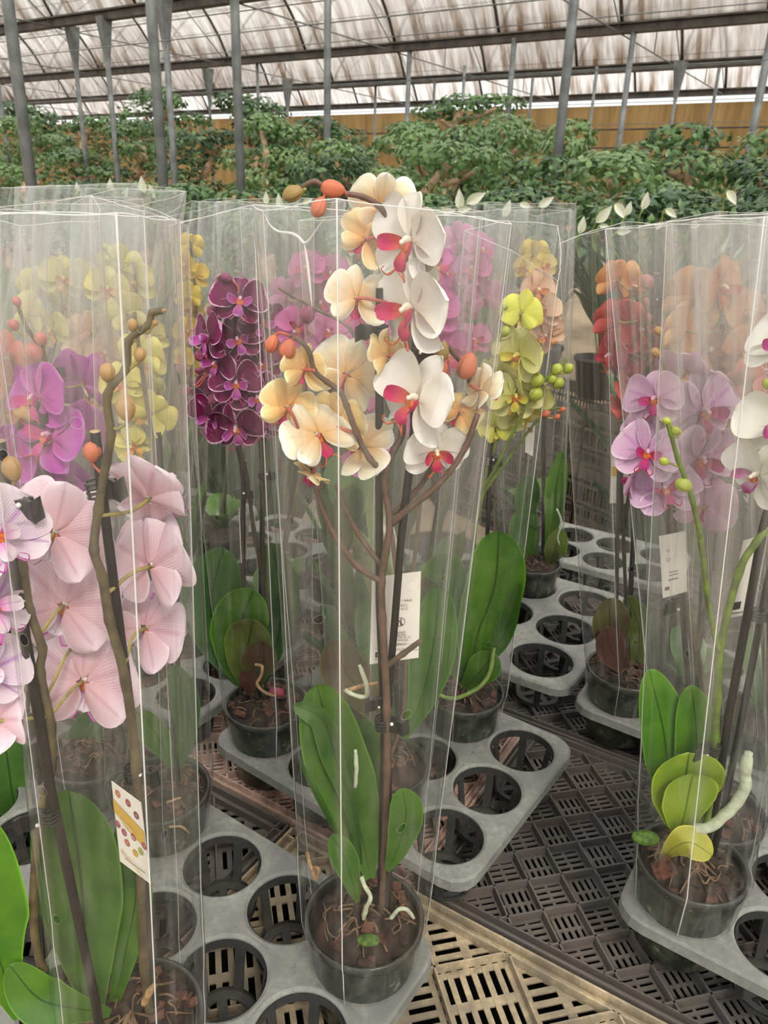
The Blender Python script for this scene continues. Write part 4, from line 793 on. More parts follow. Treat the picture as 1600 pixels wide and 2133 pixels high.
hang_tag('white tag with a small printed flag clipped to the black stake at the right edge', [(1549, 1126), (1600, 1112), (1572, 1278), (1514, 1288)], y, (.02, .02, .016, .016), 8, [('rect', 'ink', .12, .80, .42, .90), ('rect', 'ink_soft', .6, .55, .95, .57), ('rect', 'ink_soft', .6, .62, .95, .64), ('rect', 'ink_soft', .55, .70, .95, .72), ('rect', 'ink_soft', .1, .94, .8, .955)])
# ================================================================ pale lilac orchid behind it
x, y = hang(.427, .763)
p = Plant('orchid', 'pale lilac orchid with fine purple veins behind the white one at the right', x, y, stem='stem_olive')
p.stem([(1475, 1500, 0), (1448, 1330, 0), (1425, 1220, -.004), (1400, 1120, -.004), (1395, 1000, 0), (1388, 900, 0), (1395, 815, 0), (1385, 770, 0), (1372, 735, 0)], .0032, .0018, root=True)
p.stake([(1398, 1010, .006), (1408, 1150, .004), (1440, 1330, .004), (1460, 1520, .004)]); p.stake([(1352, 870, .01), (1420, 1250, .01), (1440, 1500, .008)]); p.clip(1418, 1258, 0, math.pi, 1.3)
W = p.fl
W(1366, 832, -.01, 125, 'pink', (-.6, -.7, .1), 10, 0); W(1428, 772, .012, 120, 'pink', (.4, .5, .75), 0, 1); W(1462, 858, .0, 172, 'pink', (.25, -.9, .1), 14, 2); W(1342, 895, .004, 115, 'pink', (-.75, -.3, .1), 0, 3); W(1346, 945, -.024, 138, 'pink', (-.15, -.85, .35), -8, 4); W(1455, 955, -.006, 170, 'pink', (.2, -.9, -.05), 0, 5)
W(1385, 1025, -.02, 140, 'pink', (-.25, -.6, .6), 30, 1); W(1470, 1055, .0, 130, 'pink', (.3, .8, -.2), 10, 2); W(1420, 900, .014, 140, 'pink', (0, -.9, .1), 20, 3); W(1330, 1000, .004, 110, 'pink', (-.6, .5, 0), 0, 4)
p.bud(1385, 808, -.006, 40, 'bud_tan', (-.1, 0, 1), .85); p.bud(1366, 735, -.004, 24, 'bud_tan', (-.6, 0, .5), .8); p.bud(1372, 690, -.004, 22, 'bud_tan', (-.6, 0, .5), .8)
sleeve('clear sleeve round the pale lilac orchid', x, y, [(1262, 478, .0), (1400, 466, -.05), (1600, 470, .0), (1450, 455, .06)], seed=9, bright=(0,), haze=1.2)
hang_tag('white care tag behind film below the pale lilac flowers', [(1373, 1117), (1428, 1106), (1432, 1232), (1381, 1246)], y, (-.02, -.02, -.02, -.02), 9, [('rect', 'ink_soft', .10, .83, .28, .89), ('rect', 'ink_soft', .3, .6, .65, .615), ('rect', 'ink_soft', .3, .65, .65, .665), ('rect', 'ink_soft', .25, .72, .65, .74), ('ring', 'ink_soft', .3, .4, .08, .02), ('ring', 'ink_soft', .3, .25, .06, .02)])
# ================================================================ red orchid with maroon leaves
x, y = hang(.402, 1.066)
p = Plant('orchid', 'coral red orchid with dark maroon leaves in the small right tray', x, y, stem='stem_dark')
p.stem([(1310, 1380, 0), (1300, 1150, 0), (1295, 960, 0), (1310, 840, 0), (1352, 735, 0), (1345, 690, -.004), (1325, 615, -.006), (1310, 605, -.006)], .003, .0015, root=True); p.stem([(1300, 1100, .004), (1330, 900, .01), (1362, 740, .01), (1370, 620, .01)], .003, .002)
p.stake([(1368, 570, .006), (1352, 740, .006), (1332, 900, .006), (1310, 1300, .004)], .0038); p.stake([(1290, 960, -.01), (1286, 1120, -.01), (1283, 1360, -.01)], .003); p.clip(1362, 628, 0, .1)
W = p.fl
W(1290, 668, -.006, 112, 'red', (.1, .8, .3), 10, 0); W(1330, 690, .0, 100, 'red', (.3, -.7, .2), 20, 1); W(1276, 740, -.004, 105, 'red', (-.8, -.3, -.2), 0, 2); W(1308, 735, .006, 105, 'red', (.1, .8, -.1), 15, 3); W(1360, 700, .01, 90, 'red', (.4, -.7, .2), 0, 4); W(1318, 815, -.01, 90, 'red', (-.5, .4, -.6), 0, 5); W(1300, 850, -.008, 80, 'red', (-.4, .5, -.6), 20, 1); W(1350, 760, .01, 90, 'red', (.3, .7, 0), 0, 2)
W(1287, 583, .02, 95, 'orange', (.0, .85, .2), 0, 0); W(1318, 600, .02, 85, 'orange', (.4, -.7, .2), 10, 1)
for q in ((1348, 588, 34), (1345, 630, 22), (1352, 662, 20), (1365, 690, 26)): p.bud(q[0], q[1], -.004, q[2], 'bud_salmon', (-.4, 0, .8), .8)
p.leaf([(1312, 1405, 0), (1285, 1350, -.01), (1272, 1300, -.014), (1270, 1245, -.014)], 78, 'leaf_redgreen', (.1, -1, .35), .2, .6); p.leaf([(1312, 1410, -.014), (1290, 1380, -.024), (1270, 1345, -.028), (1262, 1305, -.028)], 60, 'leaf_red', (.1, -1, .4), .2, .6)
p.leaf([(1320, 1405, 0), (1330, 1350, .0), (1330, 1300, .0), (1306, 1240, .0)], 60, 'leaf_olive', (-.2, -1, .3), .2, .4); p.leaf([(1325, 1410, 0), (1370, 1390, .01), (1400, 1340, .014), (1370, 1270, .016)], 100, 'leaf_redgreen', (-.2, -1, .35), .15, .6)
sleeve('narrow clear sleeve round the coral red orchid', x, y, [(1164, 508, .02), (1262, 476, -.05), (1400, 470, .0), (1300, 462, .06)], seed=10, er=.0004)
hang_tag('blurred white tag under the coral red flowers', [(1275, 945), (1330, 950), (1328, 1050), (1270, 1048)], y, (.03, .03, .03, .03), 10, [('rect', 'gold', 0, .25, .35, .45)])
# ================================================================ peach orchid, back right
x, y = hang(.329, 1.42)
p = Plant('orchid', 'peach orchid standing in the pale tray beside the sand', x, y, stem='stem_dark')
p.stem([(1132, 1150, 0), (1130, 950, 0), (1135, 800, 0), (1145, 700, 0), (1140, 620, 0)], .003, .0016, root=True); p.stake([(1140, 640, .006), (1130, 1150, .0)])
for i, q in enumerate(((1118, 605, 88), (1128, 650, 90), (1100, 660, 80), (1140, 700, 84), (1110, 720, 80))): p.fl(q[0], q[1], -.01, q[2], 'peach', (.3*(-1)**i, -.8, .1), 15*i, i)
p.leaf([(1135, 1180, 0), (1150, 1100, -.01), (1158, 1020, -.01), (1172, 940, -.01)], 40, 'leaf', (-.3, -1, .3), .25); p.leaf([(1120, 1180, 0), (1095, 1140, -.01), (1090, 1095, -.01), (1110, 1065, -.01)], 60, 'leaf', (0, -1, .4)); p.leaf([(1125, 1180, 0), (1100, 1080, .02), (1098, 1030, .02), (1105, 990, .02)], 50, 'leaf_mid', (0, -1, .3)); p.leaf([(1140, 1180, 0), (1155, 1150, -.03), (1166, 1100, -.03)], 44, 'leaf_olive', (0, -1, .3))
p.root_([(1160, 1060, -.03), (1170, 1090, -.03), (1162, 1120, -.03), (1172, 1150, -.03)], .002, 'root_pale')
sleeve('clear sleeve round the peach orchid at the back', x, y, [(1008, 421, -.05), (1198, 424, -.02), (1196, 440, .04), (1040, 436, .05)], seed=11)
# ================================================================ orchids farther back
def far(label, slabel, kd, X, Y, fl, top, haze=1., stake=None, leaf='leaf', buds=(), seed=20, stem='stem_olive'):
    x, y = hang(X, Y); p = Plant('orchid', label, x, y, stem=stem, detail=False)
    cx = sum(q[0] for q in fl)/len(fl); ys = sorted(q[1] for q in fl); b = V((x, y, .86)); 
    t = p.P(cx, ys[0]-10, 0); md = p.P(cx, ys[-1]+20, 0); pts = [b, b.lerp(md, .5)+V((.012, 0, 0)), md, md.lerp(t, .5)+V((.01, 0, 0)), t]; sp = spline(pts, 6)
    a = MB(); a.tube(sp, [.0032-.0015*i/len(sp) for i in range(len(sp))], 8); a.build('flower_stem', MT[stem], p.root); p.stempts += sp
    a = MB(); a.tube([b+V((.008, .006, -.02)), md.lerp(t, .4)+V((.004, .008, 0))], .003, 8); a.build('stake', MT['stake'], p.root)
    for i, q in enumerate(fl): p.fl(q[0], q[1], (-.02 if i % 2 else .012), q[2], kd, (p.rnd.uniform(-.6, .6), -.85 if i % 3 else .8, p.rnd.uniform(-.1, .3)), p.rnd.uniform(-25, 25), i % 6)
    for q in buds: p.bud(q[0], q[1], 0, q[2], q[3], (-.3, 0, .8), .8)
    for i, an in enumerate((-2.6, -1.2, .4, 1.7)):
        d = V((math.cos(an), math.sin(an), 0)); s2 = V((-d.y, d.x, 0)); q0 = V((x, y, .85)); L = .11+.03*math.sin(i*3+seed); a = MB()
        def F(u, v, side=0):
            w = .030*min(1, .4+1.2*v)*max(0, 1-v**5)**.5; c = q0+d*(L*v*.55)+EZ*(L*v*1.1-.05*v*v); return c+s2*((u*2-1)*w)+EZ*(.01*abs(u*2-1)-side*.001), (u, v)
        a.grid(F, 6, 10); a.grid(lambda u, v: F(u, v, 1), 6, 10, 0, True); a.build('leaf', MT[leaf], p.root)
    sleeve(slabel, x, y, [(q[0], q[1], q[2]) for q in top], seed=seed, haze=haze)
far('bright yellow orchid with orange lips at the back, left of the dark purple one', 'clear sleeve round the bright yellow orchid at the back', 'yellow', -.42, 1.42, [(398, 512, 55), (388, 552, 62), (408, 575, 60), (392, 615, 62), (404, 650, 62), (390, 690, 64), (408, 720, 58), (384, 745, 50), (398, 770, 50)], [(330, 455, .0), (400, 440, -.05), (470, 425, 0), (400, 418, .06)], haze=1.05, seed=21)
far('cream yellow orchid behind the pale pink one', 'clear sleeve round the cream yellow orchid', 'paleyellow', -.50, 1.20, [(250, 555, 95), (222, 600, 90), (285, 590, 95), (262, 650, 90), (318, 700, 80), (305, 760, 80), (300, 815, 90), (285, 865, 80)], [(150, 425, 0), (290, 430, -.05), (388, 399, .02), (240, 392, .06)], buds=[(218, 515, 18, 'bud_lime'), (224, 540, 16, 'bud_lime')], haze=1.05, seed=22)
far('pale lemon orchid at the back left', 'clear sleeve round the pale lemon orchid', 'paleyellow', -.78, 1.28, [(85, 600, 95), (130, 580, 95), (165, 575, 80), (60, 650, 90), (150, 640, 90), (110, 690, 90)], [(-10, 392, 0), (62, 388, -.04), (290, 382, 0), (120, 386, .06)], haze=1.05, seed=23)
far('salmon orchid at the left edge behind the magenta one', 'clear sleeve round the salmon orchid at the left edge', 'salmon', -.52, .95, [(10, 745, 120), (-20, 800, 120), (45, 790, 110), (10, 860, 115), (60, 870, 105)], [(-130, 430, 0), (0, 437, -.05), (100, 440, 0), (-40, 430, .05)], haze=1.05, seed=24)
far('dusky pink orchid behind the magenta one', 'clear sleeve round the dusky pink orchid', 'peach', -.62, 1.12, [(190, 690, 90), (225, 735, 95), (170, 745, 90), (205, 790, 90), (240, 800, 80), (180, 840, 80)], [(70, 420, 0), (180, 425, -.05), (300, 415, 0), (190, 408, .06)], haze=1.05, seed=25)
far('mauve orchid behind the dark purple one', 'clear sleeve round the mauve orchid', 'rose', -.16, 1.30, [(600, 620, 90), (640, 560, 90), (665, 630, 90), (625, 690, 85), (690, 570, 85), (680, 690, 90), (655, 750, 80)], [(450, 420, 0), (600, 425, -.05), (720, 418, 0), (620, 412, .06)], haze=1.1, seed=26)
far('mauve pink orchid behind the white flowers, right of the centre', 'clear sleeve round the mauve pink orchid', 'rose', .13, 1.28, [(955, 505, 90), (985, 560, 90), (930, 570, 90), (1010, 620, 85), (960, 640, 90), (1000, 520, 80), (935, 690, 85), (985, 710, 85)], [(868, 436, 0), (935, 446, -.05), (1105, 430, 0), (990, 424, .06)], haze=1.1, seed=27)
far('yellow orchid at the back right of the lime one', 'clear sleeve round the yellow orchid at the back right', 'yellow', .29, 1.62, [(1112, 530, 66), (1132, 555, 60), (1098, 560, 60), (1120, 585, 55)], [(1070, 440, 0), (1120, 450, -.04), (1190, 436, 0), (1130, 428, .05)], seed=28)
far('soft orange orchid at the right behind the lilac one', 'clear sleeve round the soft orange orchid', 'orange', .52, .98, [(1450, 620, 140), (1500, 600, 130), (1550, 660, 130), (1430, 690, 125), (1485, 730, 135), (1560, 730, 120), (1500, 800, 125), (1440, 790, 110)], [(1330, 472, 0), (1480, 460, -.05), (1660, 450, 0), (1500, 440, .06)], haze=1.1, seed=29)
far('coral orange orchid with dull petals at the far right', 'clear sleeve round the coral orange orchid', 'salmon', .60, .92, [(1560, 800, 120), (1520, 850, 110), (1590, 860, 110), (1600, 780, 110)], [(1440, 462, 0), (1560, 455, -.05), (1740, 450, 0), (1600, 440, .06)], haze=1.1, seed=30)
far('hindmost pale orchid on the left, its sleeve top against the hedge', 'tall clear sleeve at the back left in front of the hedge', 'paleyellow', -.80, 1.55, [(230, 620, 70), (260, 650, 70), (215, 670, 70), (250, 700, 70)], [(30, 390, 0), (180, 392, -.05), (386, 398, 0), (290, 384, .06)], haze=1.05, seed=31)
far('young orchid in the black pot left of the dark purple one', 'clear sleeve round the young orchid at the back left', 'peach', -.46, 1.56, [(470, 600, 60), (490, 640, 60), (455, 650, 60)], [(414, 420, 0), (448, 421, -.04), (560, 430, 0), (470, 412, .05)], seed=32, leaf='leaf_bright')

def young(label, X, Y, mat, L=.13, n=5, seed=1):
    x, y = hang(X, Y); p = Plant('orchid', label, x, y, detail=False); r = random.Random(seed)
    for i in range(n):
        an = i*2.3+seed; d = V((math.cos(an), math.sin(an), 0)); s2 = V((-d.y, d.x, 0)); q0 = V((x, y, .85)); l = L*r.uniform(.8, 1.3); lean = r.uniform(.25, .7); w0 = r.uniform(.026, .036); a = MB()
        def F(u, v, side=0):
            w = w0*min(1, .4+1.2*v)*max(0, 1-v**5)**.5; c = q0+d*(l*v*lean)+EZ*(l*v*1.15-.05*lean*v*v); return c+s2*((u*2-1)*w)+EZ*(.010*abs(u*2-1)-side*.001), (u, v)
        a.grid(F, 6, 10); a.grid(lambda u, v: F(u, v, 1), 6, 10, 0, True); a.build('leaf', MT[mat], p.root)
young('flowerless young orchid with upright leaves in the tray behind the dark purple orchid', -.05, 1.10, 'leaf_mid', .17, 5, 1)
young('flowerless orchid with dark olive leaves behind the rose pink one', .04, 1.05, 'leaf_olive', .19, 5, 2)
young('flowerless orchid with deep green leaves between the dark purple and rose pink orchids', -.07, .98, 'leaf_deep', .16, 5, 3)
young('flowerless orchid in the far tray straight behind the dark purple flowers', -.30, 1.36, 'leaf', .2, 6, 4)
young('flowerless orchid in the far tray near the mauve orchid', -.12, 1.45, 'leaf_mid', .2, 6, 5)
young('flowerless bright green orchid in the black pot left of the dark purple sleeve', -.47, 1.62, 'leaf_bright', .18, 6, 6)
# ================================================================ greenhouse shell: n across the bays (away), u along the gutters (to the left)
AN = math.radians(-33); NN = V((-math.sin(AN), math.cos(AN), 0)); UU = V((-math.cos(AN), -math.sin(AN), 0))
def nu(n, u, z=0.): return NN*n+UU*u+V((0, 0, z))
def struct(o, label=None, group=None): return tag(o, label, None, group, 'structure')
def floor_mat():
    t = NT('sandy_ground'); v = t.coord('Object'); a = t.noise(v, 1.2, 5); b = t.noise(v, 25, 4)
    col = t.mix(t.ramp(a, .35, .65), lin((176, 156, 128)), lin((128, 114, 94))); col = t.mix(t.math('MULTIPLY', t.ramp(b, .4, .7), .4), col, lin((104, 92, 74)))
    return t.fin(t.princ(col, .9).outputs[0])
def roof_mat():
    t = NT('roof_film'); uv = t.n('ShaderNodeUVMap'); sep = t.n('ShaderNodeSeparateXYZ'); t.l(uv.outputs[0], sep.inputs[0]); u, v = sep.outputs[0], sep.outputs[1]
    def mp(sx, sy):
        q = t.n('ShaderNodeMapping'); t.l(uv.outputs[0], q.inputs[0]); q.inputs[3].default_value = (sx, sy, 1); return q.outputs[0]
    big = t.noise(mp(.22, 2.2), 1, 2); st_ = t.noise(mp(4.2, 3.2), 1, 3, .75); fine = st_
    low = t.math('MULTIPLY', t.ramp(v, .72, 1.0), 1.0)         # grime collects toward the gutters
    hoop = t.math('ABSOLUTE', t.math('SUBTRACT', t.math('FRACT', t.math('MULTIPLY', u, .5)), .5)); hb = t.ramp(hoop, .36, .5)
    d = t.math('ADD', t.math('MULTIPLY', t.ramp(big, .46, .66), .34), t.math('MULTIPLY', low, .45)); d = t.math('ADD', d, t.math('MULTIPLY', hb, .14))
    d = t.math('MULTIPLY', d, t.math('ADD', .1, t.math('MULTIPLY', t.ramp(st_, .38, .62), 1.35))); d = t.math('ADD', d, t.math('MULTIPLY', t.ramp(fine, .55, .75), .08), clamp=True)
    d = t.math('MULTIPLY', d, 1.05, clamp=True)
    col = t.mix(d, lin((236, 235, 232)), lin((122, 98, 76))); tcol = t.mix(d, lin((238, 237, 234)), lin((130, 104, 80)))
    tr = t.n('ShaderNodeBsdfTransparent'); t.l(tcol, tr.inputs[0]); tl = t.n('ShaderNodeBsdfTranslucent'); t.l(col, tl.inputs[0])
    return t.fin(t.mixs(.38, tr.outputs[0], tl.outputs[0]))
def wall_mat():
    t = NT('ochre_wall_film'); v = t.coord('UV', (1, 1, 1)); a = t.noise(t.coord('UV', (2.5, .3, 1)), 1, 4); b = t.noise(t.coord('UV', (14, 1, 1)), 1, 3)
    col = t.mix(t.ramp(a, .3, .7), lin((158, 132, 86)), lin((120, 94, 56))); col = t.mix(t.math('MULTIPLY', t.ramp(b, .45, .7), .4), col, lin((90, 72, 42)))
    p = t.princ(col, .6); tl = t.n('ShaderNodeBsdfTranslucent'); t.l(col, tl.inputs[0])
    return t.fin(t.mixs(.5, p.outputs[0], tl.outputs[0]))
STEEL = plain('galvanised_steel', (122, 126, 128), .55, .25, 6, metal=.2); DARKSTEEL = plain('dark_steel', (84, 76, 70), .6, .4, 5)
MT['foil'] = leaf_mat('ficus_leaf', (124, 158, 98), (76, 112, 64), .35, .3); MT['foil2'] = leaf_mat('ficus_leaf_pale', (140, 166, 104), (92, 126, 70), .35, .25); MT['foil3'] = leaf_mat('ficus_leaf_dark', (72, 106, 66), (48, 76, 46), .4, .25)
MT['trunk'] = plain('ficus_trunk', (206, 176, 146), .8, .4, 14, (158, 126, 100), bump=.4); MT['lily'] = petal_mat('lily_white', (246, 246, 236), (236, 240, 214), (226, 230, 206), None, .1, .4); MT['spadix'] = plain('spadix', (236, 226, 170), .7, .2, 200)
a = MB(); a.grid(lambda u, v: (V((-60+120*u, -12+90*v, 0)), (u*60, v*45)), 20, 20); struct(a.build('floor', floor_mat()), 'sandy greenhouse ground')
GUT = [-6.7, -2.8, 1.2, 5.1, 9.0, 12.93, 16.4, 20.2]; ZG = 4.0; ULO, UHI = -40, 46; RM = roof_mat(); RISE = 1.35
def arch(n0, n1, k): return n0+(n1-n0)*k, ZG+.06+RISE*math.sin(math.pi*k)**.8
for b in range(len(GUT)-1):
    n0, n1 = GUT[b], GUT[b+1]; a = MB()
    def F(u, v):
        n, z = arch(n0, n1, v); return nu(n, ULO+(UHI-ULO)*u, z), ((ULO+(UHI-ULO)*u), v)
    a.grid(F, 40, 16); o = a.build('ceiling', RM); struct(o, 'dirty white plastic roof film spanning one greenhouse bay', 'roof bays')
    h = MB(); h.tube([NN*n+EZ*z for n, z in [arch(n0, n1, i/18) for i in range(19)]], .028, 6); hm = h.mesh('roof_hoop', [DARKSTEEL])
    for i in range(int((UHI-ULO)/2)):
        u = ULO+2*i+.5; ho = bpy.data.objects.new('roof_hoop', hm); COL.objects.link(ho); ho.location = UU*u; struct(ho, 'curved steel hoop under the roof film', 'roof hoops')
    for k, r in ((.30, .012), (.5, .014), (.72, .012), (.86, .010)):
        n, z = arch(n0, n1, k); g = MB(); g.tube([nu(n, ULO, z-.03), nu(n, UHI, z-.03)], r, 6); struct(g.build('roof_purlin', DARKSTEEL), 'thin steel purlin running the length of the roof', 'roof purlins')
    # tie wires across the bay and the crop-support wires along it
    t = MB(); t.tube([NN*n0+EZ*(ZG-.05), NN*n1+EZ*(ZG-.05)], .011, 6); tm = t.mesh('tie_bar', [STEEL])
    t = MB(); t.tube([NN*n0+EZ*(ZG-.05), NN*((n0+n1)/2)+EZ*(ZG+RISE*.98)], .009, 6); t.tube([NN*n1+EZ*(ZG-.05), NN*((n0+n1)/2)+EZ*(ZG+RISE*.98)], .009, 6); t.tube([NN*((n0+n1)/2)+EZ*(ZG-.05), NN*((n0+n1)/2)+EZ*(ZG+RISE)], .009, 6); tb = t.mesh('roof_brace', [STEEL])
    for i in range(int((UHI-ULO)/4)):
        u = ULO+4*i+.5
        for nm, me in (('tie_bar', tm), ('roof_brace', tb)): q = bpy.data.objects.new(nm, me); COL.objects.link(q); q.location = UU*u; struct(q, 'slim steel bar tying one roof bay' if nm == 'tie_bar' else 'triangulated steel brace inside one roof bay', nm.replace('_', ' ')+'s')
    for dz, dn in ((-.35, .33), (-.7, .66)):
        g = MB(); n = n0+(n1-n0)*dn; g.tube([nu(n, ULO, ZG+dz), nu(n, UHI, ZG+dz)], .007, 5); struct(g.build('support_wire', STEEL), 'thin horizontal wire strung under the roof', 'support wires')
for n in GUT:
    g = MB(); c0 = nu(n, (ULO+UHI)/2, ZG); g.box(c0, ((UHI-ULO)/2, .07, .05), (UU, NN, EZ)); g.box(c0+EZ*.07, ((UHI-ULO)/2, .12, .012), (UU, NN, EZ)); struct(g.build('roof_gutter', DARKSTEEL, None, False), 'long dark steel gutter beam between two roof bays', 'roof gutters')
g = MB(); g.grid(lambda u, v: (nu(20.25, ULO+(UHI-ULO)*u, 3.82*v), ((ULO+(UHI-ULO)*u), v*4)), 40, 4); struct(g.build('wall_far', wall_mat()), 'ochre film wall at the far end')
for z in (1.6, 2.9, 3.3): g = MB(); g.tube([nu(20.15, ULO, z), nu(20.15, UHI, z)], .02, 6); struct(g.build('wall_rail', DARKSTEEL), 'horizontal rail of the far wall', 'wall rails')
# posts: place along the sight line of their foot in the photo at their own distance
def post(x0, y0, dist, r, zt, label, group='slender greenhouse posts', cap=False):
    d = ray(x0, y0); d.z = 0; p = d.normalized()*dist; g = MB(); g.tube([p, p+EZ*zt], r, 10)
    o = g.build('roof_post', STEEL, None, True, p); struct(o, label, group)
    if cap: c = MB(); c.lathe([(r*1.1, zt-.62), (.12, zt-.08), (.13, zt)], p, 4); c.build('capital', STEEL, o, False)
for x0, y0, dist, r, lb in ((65, 385, 7.2, .045, 'thick grey post at the far left'), (341, 395, 7.2, .042, 'thick grey post second from the left'), (503, 425, 7.4, .038, 'thick grey post above the dark purple orchid'), (681, 372, 9.6, .04, 'grey post directly behind the top of the central orchid'), (1152, 415, 7.4, .04, 'thick grey post right of the centre')):
    d = ray(x0, y0); hyp = math.hypot(d.x, d.y); k = dist; post(x0, y0, dist, r, 5.2 if dist < 9 else 5.0, lb, None)
for x0, y0, dist, r, cap in ((245, 360, 14.4, .04, True), (180, 350, 15.5, .035, True), (360, 310, 12.8, .045, True), (20, 350, 18, .04, False), (847, 270, 15.3, .043, False), (1056, 270, 14.3, .045, False), (1292, 280, 13.6, .043, False), (1570, 265, 13.1, .055, False), (540, 300, 17.5, .03, False), (900, 280, 19, .03, False), (1100, 270, 18.5, .03, False), (960, 270, 17, .03, False), (1230, 255, 17, .03, False), (1400, 250, 16.5, .03, True), (600, 300, 20, .03, True), (440, 290, 19, .03, True), (780, 280, 20, .03, False), (1480, 250, 17.2, .03, False)):
    post(x0, y0, dist, r, ZG, 'thin grey post far back in the greenhouse', 'thin far posts', cap)
# ================================================================ ficus trees
def leafcard(mb, c, n, L, w, rnd, mi):
    n = n.normalized(); a = n.cross(V((rnd.uniform(-1, 1), rnd.uniform(-1, 1), rnd.uniform(-1, 1)))).normalized(); b = n.cross(a)
    mb.add([c-a*L*.5, c+b*w-n*w*.25, c+a*L*.5-n*L*.15, c-b*w-n*w*.25, c+n*w*.12], [(0, 1, 4), (1, 2, 4), (2, 3, 4), (3, 0, 4)], mi, [(.5, 0), (1, .5), (.5, 1), (0, .5), (.5, .5)])
def ficus(seed, pads, leafs=150, L=.075, H=2.0, skew=.22):
    r = random.Random(seed); tr = MB(); fo = MB(); path = [V((skew*math.sin(k*1.9+seed)*(1-.3*k/6)*(.6 if k else 0), skew*.6*math.cos(k*1.4+seed)*(.6 if k else 0), H*.92*k/6)) for k in range(7)]
    sp = spline(path, 5); tr.tube(sp, [.085*(1-.6*i/len(sp))*(1+.2*math.sin(i*1.3)) for i in range(len(sp))], 8)
    for k in range(pads):
        z = H*(.60+.40*(k+.6)/pads) if pads > 1 else H*.85; i = min(len(sp)-1, int(z/H/.92*(len(sp)-1))); base = sp[i]; q = r.uniform(0, 6.28); off = (.05 if k == pads-1 else r.uniform(.16, .36)); c = base+V((math.cos(q)*off, math.sin(q)*off, .06)); rx = r.uniform(.24, .36)*(1 if pads > 1 else 1.5); rz = rx*r.uniform(.30, .44)*(1 if pads > 1 else 1.6)
        tr.tube(spline([base-EZ*.10, base.lerp(c, .6)-EZ*.08, c-EZ*.04], 4), [.028]*4+[.02]*4+[.012], 6)
        for j in range(leafs if pads > 1 else leafs*3):
            d = V((r.gauss(0, 1), r.gauss(0, 1), r.gauss(0, 1)+.25)).normalized(); rr = r.uniform(.72, 1.04); p = c+V((d.x*rx*rr, d.y*rx*rr, d.z*rz*rr)); leafcard(fo, p, d+V((r.uniform(-.6, .6), r.uniform(-.6, .6), r.uniform(.1, .9))), L*r.uniform(.8, 1.2), L*.27, r, 0 if r.random() < .7 else 1)
    return tr, fo
TREES = {}
def tree(var, p, s, rz, label, group):
    if var not in TREES:
        pads, L, H, sk, mats = {0: (5, .075, 2.0, .20, ('foil', 'foil3')), 1: (6, .075, 2.0, .26, ('foil', 'foil2')), 2: (4, .08, 2.0, .16, ('foil2', 'foil')), 3: (7, .075, 2.0, .24, ('foil3', 'foil')), 4: (1, .085, 2.0, .08, ('foil', 'foil2')), 5: (9, .07, 2.0, .18, ('foil', 'foil3'))}[var]
        t, f = ficus(var*13+5, pads, 190 if pads < 7 else 150, L, H, sk); TREES[var] = (t.mesh('trunk', [MT['trunk']]), f.mesh('foliage', [MT[mats[0]], MT[mats[1]]]))
    o = bpy.data.objects.new('ficus_tree', None); COL.objects.link(o); o.location = p; o.rotation_euler = (0, 0, rz); o.scale = (s[0], s[0], s[1]); o.empty_display_size = .1; tag(o, label, 'tree', group)
    for nm, me in zip(('trunk', 'foliage'), TREES[var]): c = bpy.data.objects.new(nm, me); COL.objects.link(c); c.parent = o
    return o
R = random.Random(11)
def bank(n, az0, az1, step, ztop, zj, vars_, label, group, s=1.0):
    a0 = math.degrees(math.atan2(NN.x, NN.y)); u0 = n*math.tan(math.radians(a0-az1)); u1 = n*math.tan(math.radians(a0-az0)); k = int((u1-u0)/step)
    for i in range(k+1):
        u = u0+step*i+R.uniform(-.2, .2)*step; z = ztop+R.uniform(-zj, zj); v = R.choice(vars_); tree(v, nu(n+R.uniform(-.25, .25), u), (s*R.uniform(.9, 1.2), z/2.0), R.uniform(0, 6.28), label, group)
bank(5.0, 0, 33, .78, 1.64, .05, (0, 1, 3), 'ficus tree in the front row of the dense green bank on the right', 'front ficus row right')
bank(6.1, -4, 31, .85, 1.95, .06, (0, 1, 3), 'ficus tree in the middle row of the dense green bank on the right', 'middle ficus row right')
bank(7.3, -7, 31, .85, 2.20, .08, (0, 1, 2, 3), 'ficus tree in the tall rear row of the green bank on the right', 'rear ficus row right')
bank(9.3, -9, 30, 1.5, 2.2, .25, (1, 2, 5), 'loose ficus rising above the green bank against the ochre wall', 'loose ficus by the ochre wall')
bank(4.6, -30, -2, .6, 1.55, .08, (4, 4, 0), 'low rounded ficus in the clipped hedge row on the left', 'low ficus hedge left')
bank(7.2, -27, -6, 1.4, 1.75, .15, (0, 1, 2, 3), 'medium ficus behind the low hedge on the left', 'medium ficus left', 1.1)
bank(9.5, -27, -9, 1.5, 2.55, .35, (1, 3, 5), 'tall ficus with stacked leaf pads in the left background', 'tall ficus left', 1.3)
bank(12.5, -27, 2, 2.2, 3.2, .4, (3, 5), 'very tall old ficus under the roof at the far left', 'very tall ficus left', 1.7)
for x0, n in ((545, 12), (1040, 11), (880, 12.5)):
    d = ray(x0, 250); d.z = 0; d.normalize(); tree(2, d*n, (1.2, 1.3), x0, 'lone ficus standing above the others in the middle background', 'lone ficus in the middle')
